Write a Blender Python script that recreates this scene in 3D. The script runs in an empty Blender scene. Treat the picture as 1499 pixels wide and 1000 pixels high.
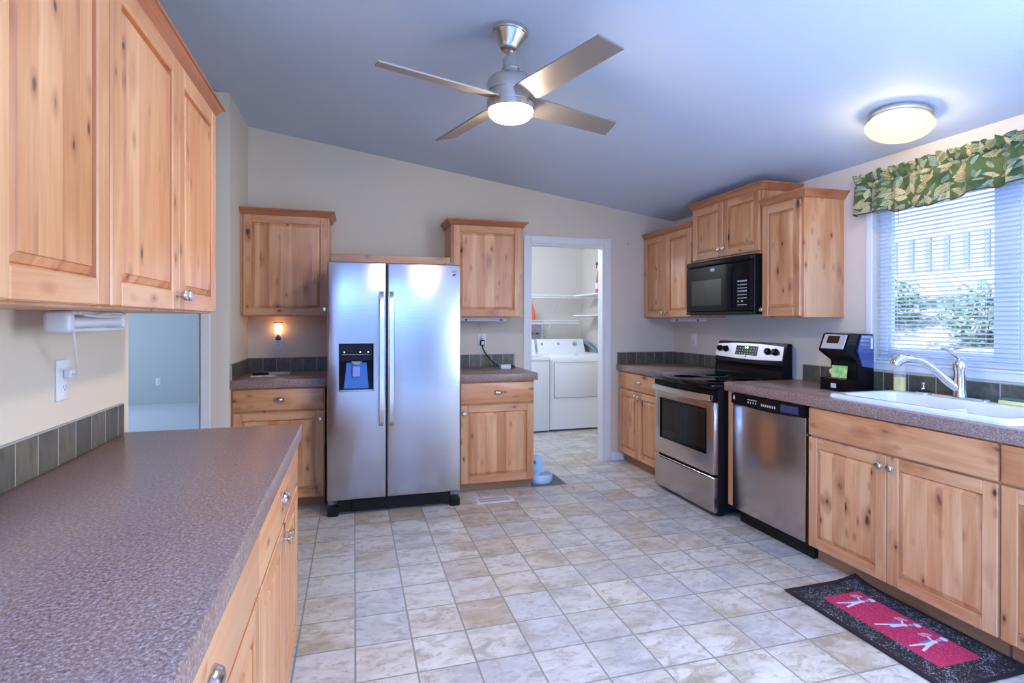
import bpy, bmesh, math, random
from mathutils import Vector, Matrix, Euler
random.seed(7)
EXPOSURE = .58
SKY_COL = (.60, .77, 1.0, 1); SKY_STR = 2.2
SUN_STR = 7.0
FILL_BLUE = (.20, .43, 1.0); BEDDAY = (.46, .65, 1.0); FILL_SIDE = (.70, .82, 1.0)
DINING_TILT, SIDE_TILT = 56, -15
DINING_E, SIDE_E, BED_E, LAUN_E = 1350, 60, 40, 36
FAN_COL, FAN_E = (1, .82, .60), 128
DOME_COL, DOME_E = (1, .88, .58), 1.1; BULB_E = 17
NL_E = 4
S = bpy.context.scene
COL = S.collection
PI = math.pi

# ------------------------------------------------------------------ camera, sky, sun, fill lamps, exposure
CAM_H = 1.3245
cam_d = bpy.data.cameras.new('camera')
cam = bpy.data.objects.new('camera', cam_d); COL.objects.link(cam)
yaw, pit, rol = .277, -.0023, .0018
fw = Vector((math.sin(yaw)*math.cos(pit), math.cos(yaw)*math.cos(pit), math.sin(pit)))
rt = Vector((math.cos(yaw), -math.sin(yaw), 0)); up = rt.cross(fw)
rt, up = math.cos(rol)*rt+math.sin(rol)*up, -math.sin(rol)*rt+math.cos(rol)*up
cam.matrix_world = Matrix(((rt.x, up.x, -fw.x, 0), (rt.y, up.y, -fw.y, 0), (rt.z, up.z, -fw.z, CAM_H), (0, 0, 0, 1)))
cam_d.sensor_fit = 'HORIZONTAL'; cam_d.sensor_width = 36
cam_d.lens = 794.52/1499*36
cam_d.shift_x = (749.5-744.1)/1499; cam_d.shift_y = (471.05-500)/1499
cam_d.clip_start = .02
S.camera = cam
S.view_settings.view_transform = 'Standard'; S.view_settings.look = 'None'
S.view_settings.exposure = EXPOSURE; S.view_settings.gamma = 1; S.view_settings.use_curve_mapping = False
S.cycles.use_denoising = True
S.cycles.max_bounces = 10; S.cycles.diffuse_bounces = 6; S.cycles.transparent_max_bounces = 12
S.cycles.sample_clamp_indirect = 6.0; S.cycles.caustics_reflective = False; S.cycles.caustics_refractive = False

W = bpy.data.worlds.new('sky'); S.world = W; W.use_nodes = True
bg = W.node_tree.nodes['Background']; bg.inputs[0].default_value = SKY_COL; bg.inputs[1].default_value = SKY_STR

def lamp(name, kind, loc, rot, energy, color, **kw):
    d = bpy.data.lights.new(name, kind); d.energy = energy; d.color = color
    for k, v in kw.items(): setattr(d, k, v)
    o = bpy.data.objects.new(name, d); COL.objects.link(o); o.location = loc; o.rotation_euler = rot
    return o
lamp('sun', 'SUN', (0, 0, 9), (math.radians(-6), math.radians(-30), 0), SUN_STR, (1, .95, .86), angle=math.radians(1.5))
# unseen area lamps added for daylight: left and right of camera, and bedroom
lamp('dining_fill', 'AREA', (-2.90, -1.6, 1.35), (math.radians(90+DINING_TILT), 0, math.radians(-90)), DINING_E, FILL_BLUE, shape='RECTANGLE', size=4.6, size_y=1.5)  # blue up-light added to brighten and tint the ceiling
lamp('side_fill', 'AREA', (2.93, .1, 1.35), (math.radians(90+SIDE_TILT), 0, math.radians(90)), SIDE_E, FILL_SIDE, shape='RECTANGLE', size=1.6, size_y=1.4)  # out-of-view fill added to light the left upper cabinets
lamp('bedroom_daylight', 'AREA', (-4.75, 7.6, 1.7), (math.radians(65), 0, math.radians(-90)), BED_E, BEDDAY, shape='RECTANGLE', size=1.8, size_y=1.4)
lamp('laundry_fill', 'POINT', (1.35, 5.6, 2.25), (0, 0, 0), LAUN_E, (.70, .82, 1), shadow_soft_size=.1)  # unseen point lamp with no fixture, fills the laundry room

# ------------------------------------------------------------------ materials
class NT:
    def __init__(s, name):
        s.m = bpy.data.materials.new(name); s.m.use_nodes = True
        s.t = s.m.node_tree; s.b = s.t.nodes['Principled BSDF']; s.out = s.t.nodes['Material Output']
    def n(s, kind, ins=None, **at):
        q = s.t.nodes.new('ShaderNode'+kind)
        for k, v in at.items(): setattr(q, k, v)
        for k, v in (ins or {}).items(): s.put(q.inputs[k], v)
        return q
    def put(s, sock, v):
        if isinstance(v, bpy.types.NodeSocket): s.t.links.new(v, sock)
        elif isinstance(v, bpy.types.Node): s.t.links.new(v.outputs[0], sock)
        else:
            if sock.type == 'RGBA' and len(v) == 3: v = (*v, 1)
            sock.default_value = v
    def math(s, op, a, b=0.0, c=0.0): return s.n('Math', {0: a, 1: b, 2: c}, operation=op).outputs[0]
    def vec(s, op, a, b): return s.n('VectorMath', {0: a, 1: b}, operation=op).outputs[0]
    def mix(s, f, a, b, mode='MIX'):
        q = s.n('Mix', data_type='RGBA', blend_type=mode)
        s.put(q.inputs[0], f); s.put(q.inputs[6], a); s.put(q.inputs[7], b); return q.outputs[2]
    def ramp(s, f, stops):
        q = s.n('ValToRGB', {0: f}); e = q.color_ramp.elements
        while len(e) > 1: e.remove(e[0])
        e[0].position = stops[0][0]; e[0].color = (*stops[0][1], 1) if len(stops[0][1]) == 3 else stops[0][1]
        for p, c in stops[1:]:
            x = e.new(p); x.color = (*c, 1) if len(c) == 3 else c
        return q.outputs[0]
    def step(s, f, lo, hi): return s.n('MapRange', {0: f, 1: lo, 2: hi, 3: 0.0, 4: 1.0}, interpolation_type='SMOOTHSTEP').outputs[0]
    def obj(s): return s.n('TexCoord').outputs['Object']
    def rnd(s): return s.n('ObjectInfo').outputs['Random']
    def noise(s, v, scale, detail=2.0, rough=.5, dist=0.0): return s.n('TexNoise', {'Vector': v, 'Scale': scale, 'Detail': detail, 'Roughness': rough, 'Distortion': dist}).outputs[0]
    def bump(s, h, strength=.2, dist=.01):
        s.put(s.b.inputs['Normal'], s.n('Bump', {'Height': h, 'Strength': strength, 'Distance': dist}))
    def set(s, **kw):
        names = dict(color='Base Color', rough='Roughness', metal='Metallic', spec='Specular IOR Level', coat='Coat Weight', coatr='Coat Roughness', trans='Transmission Weight', ior='IOR', emit='Emission Color', estr='Emission Strength', alpha='Alpha', aniso='Anisotropic', sss='Subsurface Weight', sheen='Sheen Weight')
        for k, v in kw.items(): s.put(s.b.inputs[names[k]], v)
        return s.m

def plain(name, color, rough=.5, metal=0.0, **kw): return NT(name).set(color=color, rough=rough, metal=metal, **kw)

def wood(name, axis, dark=(.42, .150, .055), mid=(.60, .258, .104), light=(.72, .39, .195), planks=0.0, knots=1.0):
    t = NT(name); co = t.obj(); r = t.rnd()
    off = t.n('CombineXYZ', {0: t.math('MULTIPLY', r, 31.7), 1: t.math('MULTIPLY', r, 17.3), 2: t.math('MULTIPLY', r, 23.9)}).outputs[0]
    p = t.vec('ADD', co, off)
    def sc(al, ac, q=p):
        v = [ac, ac, ac]; v['xyz'.index(axis)] = al
        return t.vec('MULTIPLY', q, tuple(v))
    wn = None
    if planks:
        sx = t.n('SeparateXYZ', {0: p}).outputs['X']
        wob = t.math('MULTIPLY', t.math('FLOOR', t.math('MULTIPLY', sx, 3.1)), .013)
        idx = t.math('FLOOR', t.math('DIVIDE', t.math('ADD', sx, wob), planks))
        wn = t.n('TexWhiteNoise', {'W': idx}, noise_dimensions='1D')
        p = t.vec('ADD', p, t.vec('MULTIPLY', wn.outputs['Color'], (7., 7., 7.)))
    broad = t.noise(sc(.9, 7.0, p), 1.0, 3, .55, 1.2)
    fine = t.noise(sc(4.0, 130.0, p), 1.0, 3, .6)
    cloud = t.noise(sc(2.2, 6.0, p), 1.0, 2, .5)
    f = t.math('ADD', t.math('MULTIPLY', broad, .75), t.math('MULTIPLY', fine, .25))
    col = t.ramp(f, [(.28, dark), (.44, mid), (.66, light)])
    if planks:
        col = t.mix(1.0, col, t.ramp(wn.outputs['Value'], [(0, (.90, .83, .76)), (.35, (1.03, 1.01, .98)), (.7, (1.08, 1.09, 1.08)), (1, (1.17, 1.21, 1.25))]), 'MULTIPLY')
    if knots:
        col = t.mix(t.math('MULTIPLY', t.step(cloud, .58, .76), .45), col, (.40, .135, .05))
        for k, (sa, sx_, th, big) in enumerate(((7.0, 3.4, .26, .125), (17.0, 8.0, .48, .13))):
            q = sc(sx_, sa, t.vec('ADD', p, (k*3.3, k*5.1, k*1.7)))
            vo = t.n('TexVoronoi', {'Vector': q, 'Scale': 1.0, 'Randomness': 1.0})
            d = t.math('ADD', vo.outputs['Distance'], t.math('MULTIPLY', t.math('SUBTRACT', t.noise(sc(24, 60, p), 1.0, 2), .5), .16))
            cell = t.n('SeparateColor', {0: vo.outputs['Color']}).outputs[0]
            ok = t.step(cell, th, th+.06)
            core = t.math('MULTIPLY', ok, t.math('SUBTRACT', 1.0, t.step(d, big*.35, big)))
            halo = t.math('MULTIPLY', t.math('MULTIPLY', ok, t.math('SUBTRACT', 1.0, t.step(d, big*.6, big*2.6))), .60)
            col = t.mix(halo, col, (.34, .105, .035)); col = t.mix(t.math('MULTIPLY', core, knots), col, (.075, .018, .009))
    t.bump(fine, .06, .004)
    return t.set(color=col, rough=.40, coat=.20, coatr=.22)

M = {}
M['wood_v'] = wood('knotty_wood_upright', 'z')
M['wood_h'] = wood('knotty_wood_level', 'x')
M['wood_p'] = wood('knotty_wood_glued_staves', 'z', planks=.078)
M['crown'] = wood('crown_wood', 'x', dark=(.29, .083, .028), mid=(.42, .140, .053), light=(.52, .215, .09), knots=0)
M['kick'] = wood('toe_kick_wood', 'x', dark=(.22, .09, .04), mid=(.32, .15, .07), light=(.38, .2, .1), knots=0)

def laminate():
    t = NT('speckled_laminate'); co = t.obj()
    a = t.noise(co, 165, 3, .7); b = t.noise(co, 45, 4, .6); c = t.noise(co, 9, 2); g = t.noise(co, 260, 2, .6)
    col = t.ramp(a, [(.34, (.13, .07, .054)), (.46, (.245, .152, .122)), (.55, (.32, .21, .175)), (.67, (.52, .395, .345))])
    col = t.mix(t.math('MULTIPLY', t.step(b, .5, .72), .7), col, (.30, .20, .17)); col = t.mix(t.math('MULTIPLY', c, .25), col, (.22, .13, .105))
    col = t.mix(t.math('MULTIPLY', t.step(g, .60, .70), .6), col, (.58, .48, .45))
    t.bump(a, .12, .001)
    return t.set(color=col, rough=.32, spec=.5)
M['laminate'] = laminate()

def floor_mat():
    t = NT('stone_look_vinyl_tile'); co = t.obj(); s = .2265
    sp = t.n('SeparateXYZ', {0: co})
    u = t.math('DIVIDE', t.math('SUBTRACT', sp.outputs[0], .0062), s); v = t.math('DIVIDE', t.math('SUBTRACT', sp.outputs[1], 2.0533), s)
    iu, iv = t.math('FLOOR', u), t.math('FLOOR', v)
    eu = t.math('ABSOLUTE', t.math('SUBTRACT', t.math('FRACT', u), .5)); ev = t.math('ABSOLUTE', t.math('SUBTRACT', t.math('FRACT', v), .5))
    e = t.math('MAXIMUM', eu, ev)
    grout = t.step(e, .479, .488)
    cell = t.n('CombineXYZ', {0: iu, 1: iv, 2: 0.0}).outputs[0]
    wn = t.n('TexWhiteNoise', {'Vector': cell}, noise_dimensions='3D')
    rc = t.n('SeparateColor', {0: wn.outputs['Color']})
    tint = t.ramp(wn.outputs['Value'], [(0, (.62, .56, .475)), (.25, (.70, .65, .575)), (.42, (.57, .555, .55)), (.62, (.73, .685, .62)), (.85, (.65, .58, .48)), (1, (.56, .485, .385))])
    off = t.vec('MULTIPLY', wn.outputs['Color'], (40., 40., 40.))
    p = t.vec('ADD', t.vec('MULTIPLY', co, (1.0, 1.7, 1)), off)
    m0 = t.noise(p, 3.2, 2, .5, .6); m1 = t.noise(p, 9.0, 7, .70, .9); m2 = t.noise(p, 26.0, 5, .65, .3)
    brown = t.mix(t.step(rc.outputs[0], .25, .65), (.44, .43, .44), (.42, .33, .22))
    amt = t.math('MULTIPLY', t.step(m0, .38, .68), t.math('ADD', .35, t.math('MULTIPLY', rc.outputs[1], .55)))
    col = t.mix(amt, tint, brown)
    col = t.mix(t.math('MULTIPLY', t.step(m1, .49, .66), .72), col, t.mix(.5, brown, (.26, .215, .165)))
    col = t.mix(t.math('MULTIPLY', t.math('SUBTRACT', 1.0, t.step(m1, .34, .50)), .35), col, (.78, .77, .76))
    col = t.mix(t.math('MULTIPLY', t.step(m2, .53, .68), .52), col, (.30, .26, .215))
    col = t.mix(grout, col, (.29, .27, .235))
    t.bump(t.math('ADD', t.math('MULTIPLY', grout, -1.0), t.math('MULTIPLY', m2, .3)), .25, .002)
    return t.set(color=col, rough=.33, spec=.45)
M['floor'] = floor_mat()

def paint(name, col, bump=.08, scale=140, rough=.6):
    t = NT(name); co = t.obj(); n = t.noise(co, scale, 3, .6)
    t.bump(n, bump, .003); return t.set(color=col, rough=rough, spec=.3)
M['wall_r'] = paint('tan_wall_paint', (.42, .37, .33), .1, 90)
M['wall'] = paint('cream_wall_paint', (.72, .625, .50), .10, 90)
M['laundry_wall'] = paint('laundry_wall_paint', (.66, .61, .54))
M['bed_wall'] = paint('bedroom_wall_paint', (.52, .55, .54))
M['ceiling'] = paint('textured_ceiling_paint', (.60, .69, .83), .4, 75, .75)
M['white'] = plain('white_trim_paint', (.80, .80, .80), .4)
M['carpet'] = paint('pale_carpet_pile', (.66, .65, .66), .8, 60, .95)

def slate(name='slate_tile', w=.1, a=(.072, .064, .044), b=(.145, .132, .10)):
    t = NT(name); co = t.obj(); x = t.n('SeparateXYZ', {0: co}).outputs[0]
    u = t.math('DIVIDE', x, w); e = t.math('ABSOLUTE', t.math('SUBTRACT', t.math('FRACT', u), .5)); g = t.step(e, .478, .487)
    wn = t.n('TexWhiteNoise', {'W': t.math('FLOOR', u)}, noise_dimensions='1D').outputs[0]
    n = t.noise(t.vec('MULTIPLY', co, (1, 1, .5)), 22, 5, .6, 1.0)
    col = t.ramp(n, [(.3, a), (.7, b)])
    col = t.mix(1.0, col, t.ramp(wn, [(0, (.75, .78, .80)), (1, (1.25, 1.2, 1.1))]), 'MULTIPLY')
    col = t.mix(g, col, (.42, .40, .36))
    t.bump(t.math('ADD', t.math('MULTIPLY', g, -1), t.math('MULTIPLY', n, .4)), .3, .002)
    return t.set(color=col, rough=.3)
M['slate'] = slate(); M['slate_window'] = slate('slate_tile_by_window', .15)

def steel(name, col=(.52, .495, .515), rough=.22, along='x', wave=0.0):
    t = NT(name); co = t.obj(); v = [260., 260., 260.]; v['xyz'.index(along)] = 3.
    n = t.noise(t.vec('MULTIPLY', co, tuple(v)), 1.0, 2)
    h = t.math('MULTIPLY', n, .02)
    if wave: h = t.math('ADD', h, t.math('MULTIPLY', t.noise(t.vec('MULTIPLY', co, (2.2, 2.2, 3.2)), 1.0, 1), wave))
    t.bump(h, .5, .02)
    return t.set(color=col, rough=rough, metal=1.0)
M['steel'] = steel('brushed_stainless_steel', wave=.10)
M['steel_b'] = steel('brushed_stainless_range', (.57, .485, .45), .20)
M['fascia'] = steel('brushed_fascia', (.36, .325, .35), .36)
M['steel_l'] = plain('bright_satin_handle', (.82, .82, .84), .30, 1.0)
M['nickel'] = plain('satin_nickel', (.66, .62, .57), .24, 1.0)
M['chrome'] = plain('chrome', (.86, .87, .9), .06, 1.0)
M['black'] = plain('black_gloss_plastic', (.008, .006, .007), .09, spec=.13)
M['black_m'] = plain('black_satin_plastic', (.010, .008, .009), .34, spec=.22)
M['glass_k'] = plain('black_glass', (.006, .005, .006), .03, spec=.3)
M['rubber'] = plain('black_rubber', (.015, .015, .016), .7)
M['enamel'] = plain('white_enamel', (.82, .83, .85), .22)
M['enamel_seam'] = plain('gap_shadow_gasket', (.12, .12, .13), .7)
M['plastic_w'] = plain('white_plastic', (.80, .80, .82), .32)
M['cord_w'] = plain('white_cord', (.78, .78, .80), .45)
M['grey'] = plain('grey_plastic', (.30, .30, .31), .4)
M['print'] = plain('pale_print', (.62, .62, .64), .5)
M['porcelain'] = plain('white_sink_enamel', (.84, .85, .87), .13, coat=.4, coatr=.05)
M['wire'] = plain('white_coated_wire', (.82, .82, .84), .4)
def lit(name, c, e, base=(.8, .8, .8)): return plain(name, base, .3, emit=c, estr=e)
def thin_glass(name, tint=(1, 1, 1), refl=.08, rough=.02):
    t = NT(name); tr = t.n('BsdfTransparent', {0: tint}); gl = t.n('BsdfGlossy', {1: rough})
    fr = t.n('LayerWeight', {0: refl}); mx = t.n('MixShader', {0: fr.outputs['Fresnel'], 1: tr.outputs[0], 2: gl.outputs[0]})
    t.put(t.out.inputs[0], mx); return t.m
M['pane'] = thin_glass('window_pane', (.96, .98, 1))

# ------------------------------------------------------------------ mesh helpers
class MB:
    def __init__(s): s.bm = bmesh.new()
    def _fin(s, faces, mat, M4=None):
        for f in faces: f.material_index = mat
        if M4 is not None:
            vs = {v for f in faces for v in f.verts}
            bmesh.ops.transform(s.bm, matrix=M4, verts=list(vs))
    def box(s, x0, x1, y0, y1, z0, z1, bev=0.0, mat=0, seg=1, M4=None):
        vs = [s.bm.verts.new((x, y, z)) for x in (x0, x1) for y in (y0, y1) for z in (z0, z1)]
        fs = [s.bm.faces.new([vs[i] for i in q]) for q in ((0, 1, 3, 2), (4, 6, 7, 5), (0, 4, 5, 1), (2, 3, 7, 6), (0, 2, 6, 4), (1, 5, 7, 3))]
        if bev > 0:
            es = list({e for f in fs for e in f.edges})
            r = bmesh.ops.bevel(s.bm, geom=es, offset=min(bev, .49*min(x1-x0, y1-y0, z1-z0)), segments=seg, affect='EDGES', profile=.5)
            fs = [f for f in r['faces'] if f.is_valid] + [f for f in fs if f.is_valid]
            fs = list({f for f in fs} | {g for f in fs for v in f.verts for g in v.link_faces})
        s._fin(fs, mat, M4); return s
    def prism(s, pts, axis, a0, a1, mat=0, M4=None):
        def P(p, a):
            return {'x': (a, p[0], p[1]), 'y': (p[0], a, p[1]), 'z': (p[0], p[1], a)}[axis]
        A = [s.bm.verts.new(P(p, a0)) for p in pts]; B = [s.bm.verts.new(P(p, a1)) for p in pts]
        n = len(pts)
        fs = [s.bm.faces.new(A), s.bm.faces.new(B[::-1])] + [s.bm.faces.new((A[i], B[i], B[(i+1) % n], A[(i+1) % n])) for i in range(n)]
        s._fin(fs, mat, M4); return s
    def lathe(s, prof, c=(0, 0, 0), axis='z', seg=20, mat=0, M4=None, sx=1., sy=1.):
        rows = []
        for r, h in prof:
            if r < 1e-6: rows.append([s.bm.verts.new((0, 0, h))])
            else: rows.append([s.bm.verts.new((r*sx*math.cos(2*PI*k/seg), r*sy*math.sin(2*PI*k/seg), h)) for k in range(seg)])
        fs = []
        for a, b in zip(rows, rows[1:]):
            for k in range(seg):
                q = [a[k % len(a)], a[(k+1) % seg] if len(a) > 1 else a[0], b[(k+1) % seg] if len(b) > 1 else b[0], b[k % len(b)]]
                u = []
                for v in q:
                    if v not in u: u.append(v)
                if len(u) > 2: fs.append(s.bm.faces.new(u))
        for row in (rows[0], rows[-1]):
            if len(row) > 2: fs.append(s.bm.faces.new(row))
        R = {'z': Matrix.Identity(4), 'x': Matrix.Rotation(PI/2, 4, 'Y'), 'y': Matrix.Rotation(-PI/2, 4, 'X'), '-y': Matrix.Rotation(PI/2, 4, 'X'), '-z': Matrix.Rotation(PI, 4, 'X'), '-x': Matrix.Rotation(-PI/2, 4, 'Y')}[axis]
        T = Matrix.Translation(c) @ R
        s._fin(fs, mat, (M4 @ T) if M4 is not None else T); return s
    def cyl(s, p0, p1, r, r1=None, seg=16, mat=0):
        p0, p1 = Vector(p0), Vector(p1); d = p1-p0
        T = Matrix.Translation(p0) @ d.to_track_quat('Z', 'Y').to_matrix().to_4x4()
        return s.lathe([(r, 0), (r if r1 is None else r1, d.length)], seg=seg, mat=mat, M4=T)
    def tube(s, pts, r, seg=8, mat=0, smooth=0, flat=1.0):
        pts = [Vector(p) for p in pts]
        if smooth:
            q = []
            P = [2*pts[0]-pts[1]]+pts+[2*pts[-1]-pts[-2]]
            for i in range(1, len(P)-2):
                for k in range(smooth):
                    t = k/smooth; a, b, c, d = P[i-1:i+3]
                    q.append(.5*((2*b)+(c-a)*t+(2*a-5*b+4*c-d)*t*t+(3*b-3*c+d-a)*t**3))
            pts = q+[pts[-1]]
        n = len(pts); rad = r if callable(r) else (lambda t: r)
        prev = None; rows = []
        for i, p in enumerate(pts):
            tg = (pts[min(i+1, n-1)]-pts[max(i-1, 0)]).normalized()
            if prev is None: nx = tg.orthogonal().normalized() if abs(tg.z) > .9 else tg.cross(Vector((0, 0, 1))).normalized()
            else: nx = (prev-tg*prev.dot(tg)).normalized()
            prev = nx; ny = tg.cross(nx); rr = rad(i/(n-1))
            rows.append([s.bm.verts.new(p+nx*rr*math.cos(2*PI*k/seg)+ny*rr*flat*math.sin(2*PI*k/seg)) for k in range(seg)])
        fs = [s.bm.faces.new((a[k], a[(k+1) % seg], b[(k+1) % seg], b[k])) for a, b in zip(rows, rows[1:]) for k in range(seg)]
        fs += [s.bm.faces.new(rows[0][::-1]), s.bm.faces.new(rows[-1])]
        s._fin(fs, mat); return s
    def ball(s, c, rx, ry=None, rz=None, seg=16, mat=0, M4=None):
        k = 8; return s.lathe([(math.sin(PI*i/k), -math.cos(PI*i/k)) for i in range(k+1)], seg=seg, mat=mat, M4=(M4 if M4 is not None else Matrix.Identity(4)) @ Matrix.Translation(c) @ Matrix.Diagonal((rx, ry or rx, rz or rx, 1)))
    def sweep(s, path, prof, mat=0):
        """profile (out, z) carried along an open 2D path with mitred corners; 'out' is to the right of travel"""
        P = [Vector(p) for p in path]; rows = []
        for i, p in enumerate(P):
            ns = []
            if i > 0: d = (p-P[i-1]).normalized(); ns.append(Vector((d.y, -d.x)))
            if i < len(P)-1: d = (P[i+1]-p).normalized(); ns.append(Vector((d.y, -d.x)))
            m = ns[0] if len(ns) == 1 else (ns[0]+ns[1])/(1+ns[0].dot(ns[1]))
            rows.append([s.bm.verts.new((p.x+m.x*o, p.y+m.y*o, z)) for o, z in prof])
        k = len(prof)
        fs = [s.bm.faces.new((a[j], b[j], b[(j+1) % k], a[(j+1) % k])) for a, b in zip(rows, rows[1:]) for j in range(k)]
        fs += [s.bm.faces.new(rows[0]), s.bm.faces.new(rows[-1][::-1])]
        s._fin(fs, mat); return s
    def grid(s, f, nu, nv, mat=0):
        vs = [[s.bm.verts.new(f(i/nu, j/nv)) for j in range(nv+1)] for i in range(nu+1)]
        fs = [s.bm.faces.new((vs[i][j], vs[i+1][j], vs[i+1][j+1], vs[i][j+1])) for i in range(nu) for j in range(nv)]
        s._fin(fs, mat); return s
    def slab_hole(s, x0, x1, y0, y1, z0, z1, h, depth, bev=.004, mat=0, inner=1):
        """upright slab facing -y with a rectangular recess h=(hx0,hx1,hz0,hz1) sunk 'depth' into its face"""
        n = s.bm.verts.new
        o = [n((x, y0, z)) for x, z in ((x0, z0), (x1, z0), (x1, z1), (x0, z1))]; b = [n((v.co.x, y1, v.co.z)) for v in o]
        hh = [n((x, y0, z)) for x, z in ((h[0], h[2]), (h[1], h[2]), (h[1], h[3]), (h[0], h[3]))]; hb = [n((v.co.x, y0+depth, v.co.z)) for v in hh]
        F = s.bm.faces.new; fs = []; gs = []
        for i in range(4):
            j = (i+1) % 4
            fs.append(F((o[i], o[j], hh[j], hh[i]))); fs.append(F((o[j], o[i], b[i], b[j]))); gs.append(F((hh[i], hh[j], hb[j], hb[i])))
        fs.append(F(b)); gs.append(F(hb))
        s._fin(fs, mat); s._fin(gs, inner)
        es = [e for e in s.bm.edges if set(e.verts) <= set(o) or any(e.verts[0] is o[i] and e.verts[1] is b[i] or e.verts[1] is o[i] and e.verts[0] is b[i] for i in range(4))]
        bmesh.ops.bevel(s.bm, geom=es, offset=bev, segments=3, affect='EDGES', profile=.5)
        return s
    def move(s, M4): bmesh.ops.transform(s.bm, matrix=M4, verts=s.bm.verts[:]); return s
    def build(s, name, mats, parent=None, loc=None, rot=None, smooth=True, ang=35):
        bm = s.bm; bmesh.ops.recalc_face_normals(bm, faces=bm.faces[:])
        if smooth:
            lim = math.radians(ang)
            for f in bm.faces: f.smooth = True
            for e in bm.edges: e.smooth = len(e.link_faces) == 2 and e.calc_face_angle(0) < lim
        me = bpy.data.meshes.new(name); bm.to_mesh(me); bm.free()
        for m in (mats if isinstance(mats, (list, tuple)) else [mats]): me.materials.append(M[m] if isinstance(m, str) else m)
        o = bpy.data.objects.new(name, me); COL.objects.link(o)
        if parent: o.parent = parent
        if loc: o.location = loc
        if rot: o.rotation_euler = rot
        return o

def thing(name, label, cat, loc=(0, 0, 0), rz=0., group=None):
    o = bpy.data.objects.new(name, None); COL.objects.link(o); o.empty_display_size = .1
    o.location = loc; o.rotation_euler = (0, 0, rz)
    return tag(o, label, cat, group)
def tag(o, label, cat, group=None):
    o['label'] = label; o['category'] = cat
    if group: o['group'] = group
    return o
def struct(o): o['kind'] = 'structure'; return o
def copy_tree(o, parent=None):
    c = o.copy(); COL.objects.link(c)
    if parent: c.parent = parent
    for ch in [x for x in bpy.data.objects if x.parent == o]: copy_tree(ch, c)
    return c
def text(body, size, mat, parent, M4, name='lettering', depth=.0004):
    cu = bpy.data.curves.new(name, 'FONT'); cu.body = body; cu.size = size; cu.extrude = depth; cu.align_x = 'CENTER'; cu.align_y = 'CENTER'
    o = bpy.data.objects.new(name, cu); COL.objects.link(o)
    me = bpy.data.meshes.new_from_object(o); COL.objects.unlink(o); bpy.data.objects.remove(o)
    me.transform(M4); me.materials.append(M[mat] if isinstance(mat, str) else mat)
    q = bpy.data.objects.new(name, me); COL.objects.link(q); q.parent = parent; return q
def ceil_z(x): return 2.295+(3.012-x)*.145
TILT = math.atan(.145)

# ------------------------------------------------------------------ the room shell
FX0, FX1, FY0, FY1 = -4.9, 3.13, -6.1, 9.8
struct(MB().box(FX0, FX1, FY0, 7.0, -.1, 0).build('floor', 'floor'))
struct(MB().box(FX0, -.925, 2.33, FY1, -.05, .012).build('floor_carpet', 'carpet'))
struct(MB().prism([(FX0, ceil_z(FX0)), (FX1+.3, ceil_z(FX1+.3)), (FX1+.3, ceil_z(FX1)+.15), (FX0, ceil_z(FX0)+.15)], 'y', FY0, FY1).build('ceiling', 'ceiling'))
def wall_y(name, y0, y1, x0, x1, mat, holes=()):
    """wall across the room, its top under the sloping ceiling; holes (x0,x1,z0,z1)"""
    b = MB(); x = x0
    T = lambda a: ceil_z(a)+.01
    for hx0, hx1, hz0, hz1 in sorted(holes):
        b.prism([(x, 0), (hx0, 0), (hx0, T(hx0)), (x, T(x))], 'y', y0, y1)
        b.prism([(hx0, hz1), (hx1, hz1), (hx1, T(hx1)), (hx0, T(hx0))], 'y', y0, y1)
        if hz0 > 0: b.box(hx0, hx1, y0, y1, 0, hz0)
        x = hx1
    b.prism([(x, 0), (x1, 0), (x1, T(x1)), (x, T(x))], 'y', y0, y1)
    return struct(b.build(name, mat, smooth=False))
def wall_x(name, x0, x1, y0, y1, mat, holes=()):
    b = MB(); y = y0; t0, t1 = ceil_z(x0)+.01, ceil_z(x1)+.01
    def pr(ya, yb, z):
        b.prism([(x0, z), (x1, z), (x1, t1), (x0, t0)], 'y', ya, yb)
    for hy0, hy1, hz0, hz1 in sorted(holes):
        pr(y, hy0, 0); pr(hy0, hy1, hz1)
        if hz0 > 0: b.box(x0, x1, hy0, hy1, 0, hz0)
        y = hy1
    pr(y, y1, 0)
    return struct(b.build(name, mat, smooth=False))
RW, BW, LW = 3.012, 4.677, -.805
WY0, WY1, WZ0, WZ1 = 1.20, 2.55, 1.085, 2.14
wall_y('wall_back', BW, BW+.1, LW-.12, RW, 'wall', [(1.52, 2.268, 0, 2.035)])
wall_x('wall_right', RW, RW+.118, FY0, 4.73, 'wall', [(-.7, .9, .6, 2.1), (WY0, WY1, WZ0, WZ1)])  # first opening is unseen, added for the side fill lamp
wall_x('wall_left', LW-.12, LW, -.4, 2.323, 'wall')
struct(MB().prism([(LW-.12, 4.03), (LW-.012, 4.03), (LW-.003, 4.033), (LW, 4.042), (LW, BW), (LW-.12, BW)], 'z', 0, ceil_z(LW)+.005).build('wall_return', 'wall'))
wall_y('wall_hall_end', 4.03, 4.13, -3.0, LW-.12, 'wall', [(-1.80, -.985, 0, 2.04)])
wall_y('wall_hall_side', 2.223, 2.323, -3.0, LW-.12, 'wall')
wall_x('wall_hall_far', -3.1, -3.0, 2.223, 4.13, 'wall')
wall_x('wall_bedroom_side', LW-.12, LW-.02, 4.777, FY1, 'bed_wall')
wall_x('wall_bedroom_window', FX0, FX0+.1, 4.13, FY1, 'bed_wall', [(6.7, 8.5, .8, 2.2)])
wall_y('wall_bedroom_far', 9.62, 9.72, FX0, LW-.12, 'bed_wall')
wall_y('wall_bedroom_near', 4.03, 4.13, FX0, -3.0, 'bed_wall')
wall_y('wall_laundry_back', 6.9, 7.0, .9, 3.13, 'laundry_wall')
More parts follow.
